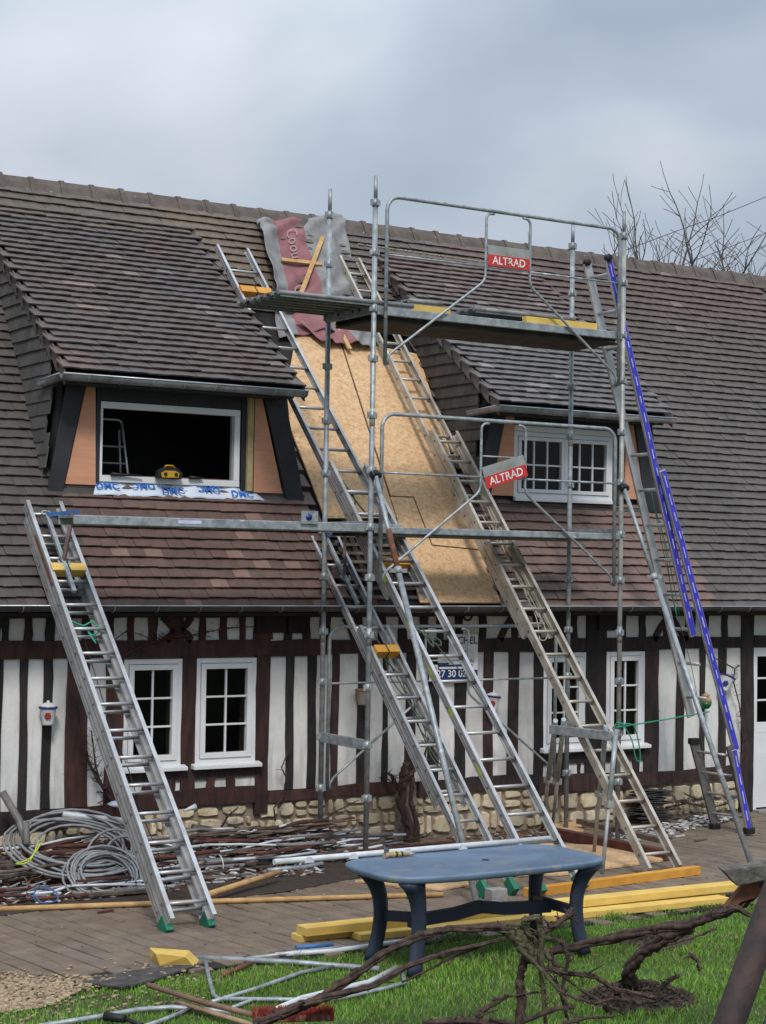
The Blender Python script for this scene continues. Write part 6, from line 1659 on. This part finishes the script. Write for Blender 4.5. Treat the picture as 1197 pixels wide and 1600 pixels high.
# things in the dormer opening
c = V3(-1.35, YF - .02, 3.54)
c = V3(*onY(262, 757, YF - .02)); t = thing('power_tool', 'yellow and black power tool lying on the sill of the empty dormer window', 'tool', c - V3(0, 0, .03))
z_ = 3.545
b = MB(); b.prism([(c[0] - .13, YF - .08, z_ - .02), (c[0] + .12, YF - .08, z_ - .02), (c[0] + .13, YF - .08, z_ + .04), (c[0] + .07, YF - .08, z_ + .085), (c[0] - .06, YF - .08, z_ + .09), (c[0] - .13, YF - .08, z_ + .05)], (0, .07, 0)); b.build('casing', 'black_rubber', t, bevel=.006)
b = MB(); b.prism([(c[0] - .09, YF - .087, z_ - .01), (c[0] + .08, YF - .087, z_ - .01), (c[0] + .09, YF - .087, z_ + .035), (c[0] + .05, YF - .087, z_ + .055), (c[0] - .06, YF - .087, z_ + .055), (c[0] - .10, YF - .087, z_ + .03)], (0, .005, 0)); b.build('yellow_panel', 'tool_yellow', t)
for s_ in (-1, 1):
    b = MB(); b.tube([(c[0] + s_ * .055, YF - .095, z_ + .02), (c[0] + s_ * .055, YF - .088, z_ + .02)], .018, 10); b.build('speaker_ring', 'black_rubber', t)
b = MB(); b.tube([(c[0] - .05, YF - .05, z_ + .088), (c[0] - .03, YF - .05, z_ + .105), (c[0] + .03, YF - .05, z_ + .105), (c[0] + .06, YF - .05, z_ + .085)], .008, 6); b.build('carry_handle', 'tool_yellow', t)
c = onY(183, 755, YF); b = MB(); b.tube([(c[0] - .07, YF - .02, 3.55), (c[0] + .05, YF - .02, 3.545), (c[0] + .24, YF - .03, 3.545)], [.02, .014, .008], 7); tag(b.build('hand_tool', 'black_rubber'), 'long black handled tool on the sill left of the yellow one', 'tool')
c = onY(303, 757, YF); b = MB(); b.tube([(c[0] - .06, YF - .02, 3.55), (c[0] + .08, YF - .02, 3.545)], [.018, .012], 7); tag(b.build('hand_tool', 'black_rubber'), 'short black tool on the sill right of the yellow one', 'tool')
t = thing('step_ladder', 'folding stepladder standing inside the empty dormer opening', 'step ladder', (-1.75, 1.95, 3.35))
for dy, zt in ((0, 4.06), (.22, 4.0)):
    for x in (-1.90, -1.55):
        b = MB(); b.tube([(x, 1.86 + dy, 3.35), (x + .05 * (1 if x < -1.7 else -1), 1.98 + dy * .3, zt)], .012, 7); b.build('side_rail', 'alu', t)
b = MB(); b.tube([(-1.85, 1.98, 4.06), (-1.82, 1.99, 4.09), (-1.63, 1.99, 4.09), (-1.60, 1.98, 4.06)], .012, 7); b.build('handle', 'alu', t)
for k in range(3):
    b = MB(); b.box((-1.87, 1.87 + k * .03, 3.5 + k * .16), (-1.59, 1.93 + k * .03, 3.515 + k * .16)); b.build('tread', 'alu_dark', t)

# ================================================================== DEBRIS ALONG THE WALL
random.seed(101)
# trampled soil and rubbish under everything
b = MB()
P = [onZ(u, v, 0) for u, v in ((-60, 1440), (60, 1424), (200, 1418), (330, 1408), (460, 1392), (560, 1372), (640, 1340), (660, 1322))] + [V3(.9, W - .02, 0), V3(-4.6, W - .02, 0)]
b.prism([p + V3(0, 0, .001) for p in P], (0, 0, .007)); tag(b.build('soil_sheet', 'soil'), 'dark dirt covering the terrace under the debris heap', 'soil', kind='stuff')
DT = [(.62, .62, .60), (.42, .38, .33), (.50, .44, .36), (.30, .24, .18), (.09, .065, .05), (.5, .5, .5), (.16, .07, .045), (.2, .2, .2), (.04, .035, .03), (.12, .05, .035), (.6, .6, .6)]
b = MB()
def heap_xy():
    x = random.uniform(-4.5, .75); lo = -0.35 if x < -2 else (-.15 if x < -.5 else .3)
    y = random.uniform(lo, W - .08); return x, y
def heap_z(x, y): 
    return .02 + .22 * max(0, 1 - abs(y - .75) / .65) * (1 if x < -.3 else max(0, 1 - (x + .3) / .8))
for k in range(2600):
    x, y = heap_xy(); z = heap_z(x, y) * random.uniform(.3, 1.05); c = random.choice(DT); q = random.uniform(.5, 1.1); c = tuple(v * q for v in c)
    if random.random() < .5: b.blob((x, y, z), (random.uniform(.01, .04), random.uniform(.01, .03), random.uniform(.006, .02)), tint=c, n=4)
    else:
        a = random.uniform(-.6, .6) + (PI / 2 if random.random() < .15 else 0); L = random.uniform(.03, .12); d = V3(math.cos(a), math.sin(a), random.uniform(-.3, .3)) * L
        s_ = V3(-math.sin(a), math.cos(a), 0) * random.uniform(.004, .014); b.obox((x, y, z), d, s_, V3(0, 0, random.uniform(.002, .006)), tint=c)
tag(b.build('rubble', 'rubble'), 'mixed small rubbish and splinters heaped along the foot of the wall', 'rubble', kind='stuff')
def stick(kind, label, mats_, n, Lr, rr, grp, cat, flatp=False, xr=(-4.4, .5)):
    for k in range(n):
        x, y = heap_xy()
        while not xr[0] < x < xr[1]: x, y = heap_xy()
        a = random.gauss(.0, .22); L = random.uniform(*Lr) / 2; z = heap_z(x, y) + random.uniform(.0, .09)
        d = V3(math.cos(a) * L, math.sin(a) * L * .8, random.uniform(-.05, .08) * L)
        p, q = V3(x, y, z) - d, V3(x, y, z) + d
        for e_ in (p, q):
            e_[1] = min(e_[1], W - .07); e_[2] = max(e_[2], .02)
        b = MB(); r_ = random.uniform(*rr)
        if flatp: b.bar(p, q, r_ * 3.2, r_)
        else:
            m1 = (p * 2 + q) / 3 + V3(0, random.uniform(-.02, .02), random.uniform(-.02, .02)); m2 = (p + q * 2) / 3 + V3(0, random.uniform(-.02, .02), random.uniform(-.02, .02)); b.tube([p, m1, m2, q], r_, 7)
        cxm = (p[0] + q[0]) / 2; cym = (p[1] + q[1]) / 2
        zone = 'left of both coils' if cxm < -2.75 else ('near the coils' if cxm < -1.9 else ('right of left ladder' if cxm < -1.2 else ('midway to the scaffold' if cxm < -.5 else 'by the scaffold posts')))
        row = 'at front' if cym < .15 else ('in the middle' if cym < .6 else 'against the wall')
        tag(b.build(kind, random.choice(mats_)), ('short ' if L < (Lr[0] + Lr[1]) / 4 else 'long ') + label.split(' lying')[0] + ' in debris heap, ' + row + ', ' + zone, cat, grp)
stick('wood_stick', 'brown wooden stick lying in the debris heap by the wall', ['old_wood', 'bark', 'red_wood'], 46, (.4, 1.5), (.008, .02), 'brown sticks in the debris heap', 'stick')
stick('old_lath', 'flat old lath lying in the debris heap by the wall', ['old_wood', 'red_wood', 'old_wood'], 30, (.5, 1.5), (.010, .022), 'flat laths in the debris heap', 'lath', True)
stick('grey_pipe', 'grey pipe lying in the debris heap by the wall', ['grey_pipe', 'galva'], 22, (.4, 1.3), (.010, .024), 'grey pipes in the debris heap', 'pipe')
stick('conduit', 'thin white conduit lying in the debris heap by the wall', ['white_pipe'], 44, (.25, 1.1), (.007, .014), 'white conduits in the debris heap', 'conduit')
stick('copper_rod', 'thin reddish rod lying in the debris heap by the wall', ['rust'], 10, (.5, 1.4), (.006, .010), 'reddish rods in the debris heap', 'rod')
# loose wires
for k in range(26):
    x, y = heap_xy()
    if x > -2.4: x -= 1.6
    pts = [V3(x, y, heap_z(x, y) + .05)]
    for i in range(6): pts.append(pts[-1] + V3(random.uniform(-.12, .16), random.uniform(-.07, .05), random.uniform(-.04, .05)))
    for p in pts: p[2] = max(.03, p[2]); p[1] = min(p[1], W - .05)
    rope('loose thin wire tangled in the debris heap', pts, .004, random.choice(['black_cable', 'white_pipe', 'grey_cable', 'black_cable', 'rust']), 'loose_wire', 'loose wires in the debris heap')['category'] = 'wire'
# coils
def coil(label, c, R, n, tilt, squash, m_='grey_cable', r=.011, spread=.10, rad_j=.06, yaw=0.0, seed=1, cat='cable coil'):
    rnd = random.Random(seed); c = V3(*c); e1 = V3(math.cos(yaw), math.sin(yaw), 0); e2 = V3(-math.sin(yaw) * math.cos(tilt), math.cos(yaw) * math.cos(tilt), math.sin(tilt)); e3 = np.cross(e1, e2)
    P = []; N_ = 22
    for i in range(n):
        cc = c + e1 * rnd.uniform(-1, 1) * spread + e2 * rnd.uniform(-1, 1) * spread * .5; RR = R * (1 + rnd.uniform(-1, .6) * rad_j); ph = rnd.uniform(0, 6)
        L = []
        for k in range(N_):
            a = 2 * PI * k / N_; rr = RR * (1 + .04 * math.sin(2 * a + ph)); p = cc + e1 * math.cos(a) * rr + e2 * math.sin(a) * rr * squash + e3 * (i * .006 + .012 * math.sin(a * 2 + ph)); L.append(p)
        P.append((L, cc))
    b = MB()
    for L, _ in P:
        L = [V3(p[0], p[1], max(p[2], .02)) for p in L]; b.tube(L, r, 6, closed=True)
    t = b.build('cable_coil', m_); return tag(t, label, cat)
c1 = V3(*onY(118, 1322, .55)); coil('large loose coil of grey cable on top of the debris heap', c1, .50, 9, R_(22), .9, spread=.14, rad_j=.18, seed=3, r=.012)
c2 = V3(*onY(165, 1378, .05)); coil('tight round coil of grey cable in front of the large loose one', c2 + V3(0, 0, .02), .30, 14, R_(38), .95, spread=.012, rad_j=.30, seed=8, r=.011)
c3 = V3(*onY(200, 1350, .30)); coil('oval loop of grey cable joining the two coils by the left ladder', c3, .26, 3, R_(60), 1.15, spread=.10, rad_j=.2, seed=9, r=.011)
c4 = V3(*onZ(70, 1402, .05)); coil('small blue wire loop in front of the debris heap', c4, .10, 2, R_(30), 1, m_='blue_paint', r=.004, spread=.04, seed=5, cat='wire loop')
c5 = V3(*onY(60, 1335, .15)); rope('yellow green earth wire sticking out of the debris on the left', [c5 + V3(.0, 0, .12), c5 + V3(-.03, -.02, .05), c5 + V3(-.10, -.04, -.05), c5 + V3(-.2, -.02, -.06), c5 + V3(-.08, -.03, -.02), c5 + V3(.02, -.02, .10)], .007, 'yellow_cable', 'earth_wire')['category'] = 'wire'
# singled out pieces of the heap
def hp(u, v, y): return V3(*onY(u, v, y))
pole('thick dark grey foam tube leaning on the heap at the left edge', [hp(4, 1238, .95), hp(30, 1282, .8), hp(42, 1318, .55)], .034, 'grey_pipe', 'foam_tube', 'tube')
pole('short upright grey tube beside the foam tube', [hp(40, 1284, .6), hp(42, 1320, .5)], .03, 'grey_pipe', 'foam_tube', 'tube')
pole('pale grey rolled pipe lying on top of the heap behind the coils', [hp(98, 1272, .95), hp(150, 1278, .9), (hp(205, 1283, .9))], .026, 'white_pipe', 'rolled_pipe', 'pipe')
pole('second grey rolled pipe just below the top one behind the coils', [hp(150, 1292, .85), hp(205, 1298, .8)], .026, 'grey_pipe', 'rolled_pipe', 'pipe')
pole('long round wooden pole on the heap against the stone plinth', [hp(300, 1293, 1.0), hp(350, 1300, .95), hp(400, 1307, .95)], .034, 'old_wood', 'wooden_pole', 'pole')
t = thing('pipe_bundle', 'tied bundle of dark grey pipes lying right of the left ladder', 'pipe bundle', hp(380, 1365, .3))
for i in range(7):
    b = MB(); dy = (i % 3) * .05; dz = (i // 3) * .045; b.tube([hp(322, 1362, .25) + V3(0, dy, dz - .01), hp(455, 1356 - i, .35) + V3(random.uniform(-.1, .1), dy, dz - .01)], .022, 8); b.build('pipe', 'grey_pipe', t)
b = MB(); cc = hp(345, 1356, .28) + V3(0, .05, .02); b.tube([cc + V3(0, math.cos(a) * .10, math.sin(a) * .09) for a in np.linspace(0, 2 * PI, 14)[:-1]], .006, 5, closed=True); b.build('tie', 'white_pipe', t)
for i, (pts, lab) in enumerate((([(238, 1313, .7), (300, 1330, .5), (368, 1352, .3)], 'white conduit slanting down right beside the left ladder'), ([(318, 1372, .1), (380, 1378, .1), (460, 1392, -.1), (475, 1388, -.1)], 'white conduit curving along the front of the heap'), ([(350, 1382, .1), (440, 1374, .2), (528, 1357, .3)], 'straight white conduit pointing at the table, upper of two'), ([(410, 1386, .05), (500, 1370, .2), (530, 1364, .3)], 'straight white conduit pointing at the table, lower of two'), ([(-10, 1412, -.1), (40, 1396, 0), (110, 1385, .1)], 'white conduit in front of the heap on the far left'), ([(262, 1385, -.05), (300, 1373, .1), (330, 1372, .1)], 'short white conduit bent behind the ladder foot'), ([(405, 1346, .5), (450, 1337, .6), (490, 1329, .7)], 'white conduit near the wall below the plinth'))):
    pole(lab, [hp(*q) for q in pts], .011, 'white_pipe', 'conduit', 'conduit')
cc = hp(525, 1323, .75); t = thing('junction_plate', 'white metal plate with a round hole leaning in the heap by the left post', 'plate', cc)
b = MB(); b.obox(cc, V3(.105, 0, .022), V3(0, .012, 0), V3(-.012, .0, .052)); b.build('plate', 'white_pipe', t); b = MB(); b.tube([cc - V3(-.0, .0135, 0), cc - V3(0, .016, 0)], .018, 10); b.build('hole', 'black_rubber', t)
cc = hp(295, 1262, 1.05) + V3(0, -.04, 0); b = MB(); b.tube([cc - V3(.07, 0, .02), cc, cc + V3(.05, 0, .01)], [.01, .02, .032], 8); tag(b.build('light_bulb_holder', 'white_pipe'), 'white bulb holder hanging by the stone plinth beside the left ladder', 'bulb holder')
cc = hp(188, 1256, .95); b = MB(); b.lathe(cc, [(.005, -.03), (.09, -.02), (.12, .0), (.08, .02), (.01, .025)], 16); tag(b.build('shallow_dish', 'sheet_white'), 'pale blue shallow dish lying on the sole beam behind the ladder', 'dish')
# rubble strip and slates on the right
b = MB()
for k in range(520):
    u = random.uniform(940, 1150); v = 1318 - (u - 940) * .215 + random.gauss(0, 5)
    p = onZ(u, v, 0)
    if p[1] > W - .05: continue
    q = random.uniform(.35, 1.0); c = (.62 * q, .60 * q, .57 * q) if random.random() < .7 else (.08, .06, .05)
    b.blob((p[0], p[1], .012), (random.uniform(.01, .05), random.uniform(.01, .04), random.uniform(.005, .02)), tint=c, n=5)
for k in range(260):
    u = random.uniform(700, 905); v = random.uniform(1290, 1312); p = onZ(u, v, 0)
    if p[1] > W - .05: continue
    q = random.uniform(.3, 1); b.blob((p[0], p[1], .012), (random.uniform(.01, .04), random.uniform(.01, .03), random.uniform(.005, .018)), tint=random.choice([(.5 * q, .48 * q, .45 * q), (.3 * q, .14 * q, .08 * q), (.1, .06, .04)]), n=5)
tag(b.build('rubble', 'rubble'), 'strip of white plaster rubble along the foot of the wall on the right', 'rubble', kind='stuff')
t = thing('slate_stack', 'loose stack of dark slates leaning at the plinth behind the dull ladder', 'slates', onZ(1030, 1290, 0))
for k in range(16):
    z = .03 + k * .022; x0 = 4.02 + random.uniform(-.06, .06); L = random.uniform(.2, .42)
    b = MB(); b.obox((x0 + .2, W - .17, z), (L / 2 + .04, 0, random.uniform(-.02, .02)), (0, random.uniform(.07, .1), 0), (0, 0, .005)); b.build('slate', 'slate', t)
# scattered chips on the terrace
b = MB()
for k in range(420):
    x, y = random.uniform(-4.8, 5), random.uniform(YT + .1, .6); r = random.uniform(.002, .009); q = random.uniform(.4, 1)
    b.blob((x, y, .004), (r * 1.5, r, r * .6), tint=random.choice([(.45 * q, .4 * q, .33 * q), (.12, .09, .07), (.3 * q, .2 * q, .12 * q)]), n=4)
tag(b.build('chips', 'rubble'), 'small chips and crumbs scattered over the terrace', 'chips', kind='stuff')
for (u, v, L, lab, m_) in ((165, 1424, .14, 'short reddish splinter on the terrace before the long pole', 'red_wood'), (640, 1383, .3, 'pale splinter on the terrace under the blue table', 'raw_pine'), (1095, 1312, .2, 'dark splinter on the terrace behind the dull ladder foot', 'old_wood'), (1062, 1306, .16, 'pale splinter on the terrace right of the dull ladder', 'white_pipe')):
    p = onZ(u, v, .012); b = MB(); b.bar(p - V3(L / 2, .02, 0), p + V3(L / 2, .02, .0), .025, .014); tag(b.build('splinter', m_), lab, 'splinter')

# ================================================================== BARE TREES AND WIRES BEHIND
def bare_tree(label, u, dist, top_v, spread, seed, lean_=0.0, dense=1.0):
    rnd = random.Random(seed)
    d = sight(u, 440); d = d / (d @ _F); base = CAM_LOC + d * dist; base[2] = -.05
    top = CAM_LOC + sight(u, top_v) * dist; H = top[2]
    t = thing('bare_tree', label, 'tree', base, 'bare trees behind the roof')
    tr = MB(); cr_ = MB()
    def grow(p, dr, L, r, lv):
        n = 4; pts = [p]; d2 = dr.copy()
        for i in range(n):
            d2 = unit(d2 + np.array([rnd.uniform(-1, 1), rnd.uniform(-1, 1), rnd.uniform(-.3, .7)]) * (.035 if lv == 0 else .15)); pts.append(pts[-1] + d2 * L / n)
        rr = [r * (1 - .45 * i / n) for i in range(n + 1)]
        (tr if lv == 0 else cr_).tube(pts, [max(q, .006) for q in rr], 6 if lv < 2 else 3, cap=False)
        if lv >= 4 or r < .0025: return
        kids = {0: 12, 1: 9, 2: 7, 3: 4}[lv]
        kids = max(2, int(kids * dense + rnd.uniform(-.5, .8)))
        for k in range(kids):
            f_ = .35 + .65 * (k + 1) / kids; i = min(n, max(1, int(f_ * n))); q = pts[i]
            a = rnd.uniform(0, 2 * PI); o = V3(math.cos(a), math.sin(a), 0)
            nd = unit(d2 * .8 + o * rnd.uniform(.5, 1.2) * spread * 1.5 + V3(0, 0, .12)); grow(q, nd, L * rnd.uniform(.36, .62), rr[i] * rnd.uniform(.45, .62), lv + 1)
        grow(pts[-1], unit(d2 + V3(rnd.uniform(-.1, .1), 0, .1)), L * .6, rr[-1] * .9, lv + 1)
    grow(base, unit(V3(lean_, 0, 1)), H * .43, .04 + .011 * H, 0)
    # scale to the wanted height
    allv = [v for v in tr.v + cr_.v]; mxz = max(v[2] for v in allv); k = H / mxz
    for m_ in (tr, cr_): m_.v = [(base[0] + (v[0] - base[0]) * k, base[1] + (v[1] - base[1]) * k, v[2] * k) for v in m_.v]
    tr.build('trunk', 'twig', t); tag(cr_.build('crown', 'twig', t), kind=None)
    return t
bare_tree('slender bare tree just right of the right scaffold post', 1002, 30, 296, .55, 4, -.01, .8)
bare_tree('tallest slim bare tree between the scaffold and the bushy one', 1052, 31, 276, .5, 7, -.02, .8)
bare_tree('low bare tree right behind the slim tall one', 1086, 33, 345, .7, 9, 0, .9)
bare_tree('wide bushy bare tree at the right', 1150, 34, 276, .95, 21, .0, 1.15)
bare_tree('bare tree cut by the right edge of the picture', 1205, 36, 330, .9, 13, 0, 1.1)
bare_tree('small bare tree top just over the ridge between the middle uprights', 798, 34, 352, .5, 17, 0, .6)
bare_tree('small bare tree top over the ridge beside the right back post', 935, 34, 366, .5, 19, 0, .7)
def wire(label, pts, r=.012):
    b = MB(); P = [CAM_LOC + sight(u, v) * d for u, v, d in pts]; b.tube(P, r, 5); tag(b.build('overhead_wire', 'black_cable'), label, 'wire')
wire('overhead wire crossing in front of the bare trees, upper one', [(900, 418, 26), (985, 388, 27), (1060, 360, 28), (1130, 335, 29), (1215, 300, 30)], .006)
wire('lower overhead wire passing behind the bushy tree', [(1000, 440, 30), (1090, 405, 32), (1160, 378, 34), (1215, 358, 36)], .006)
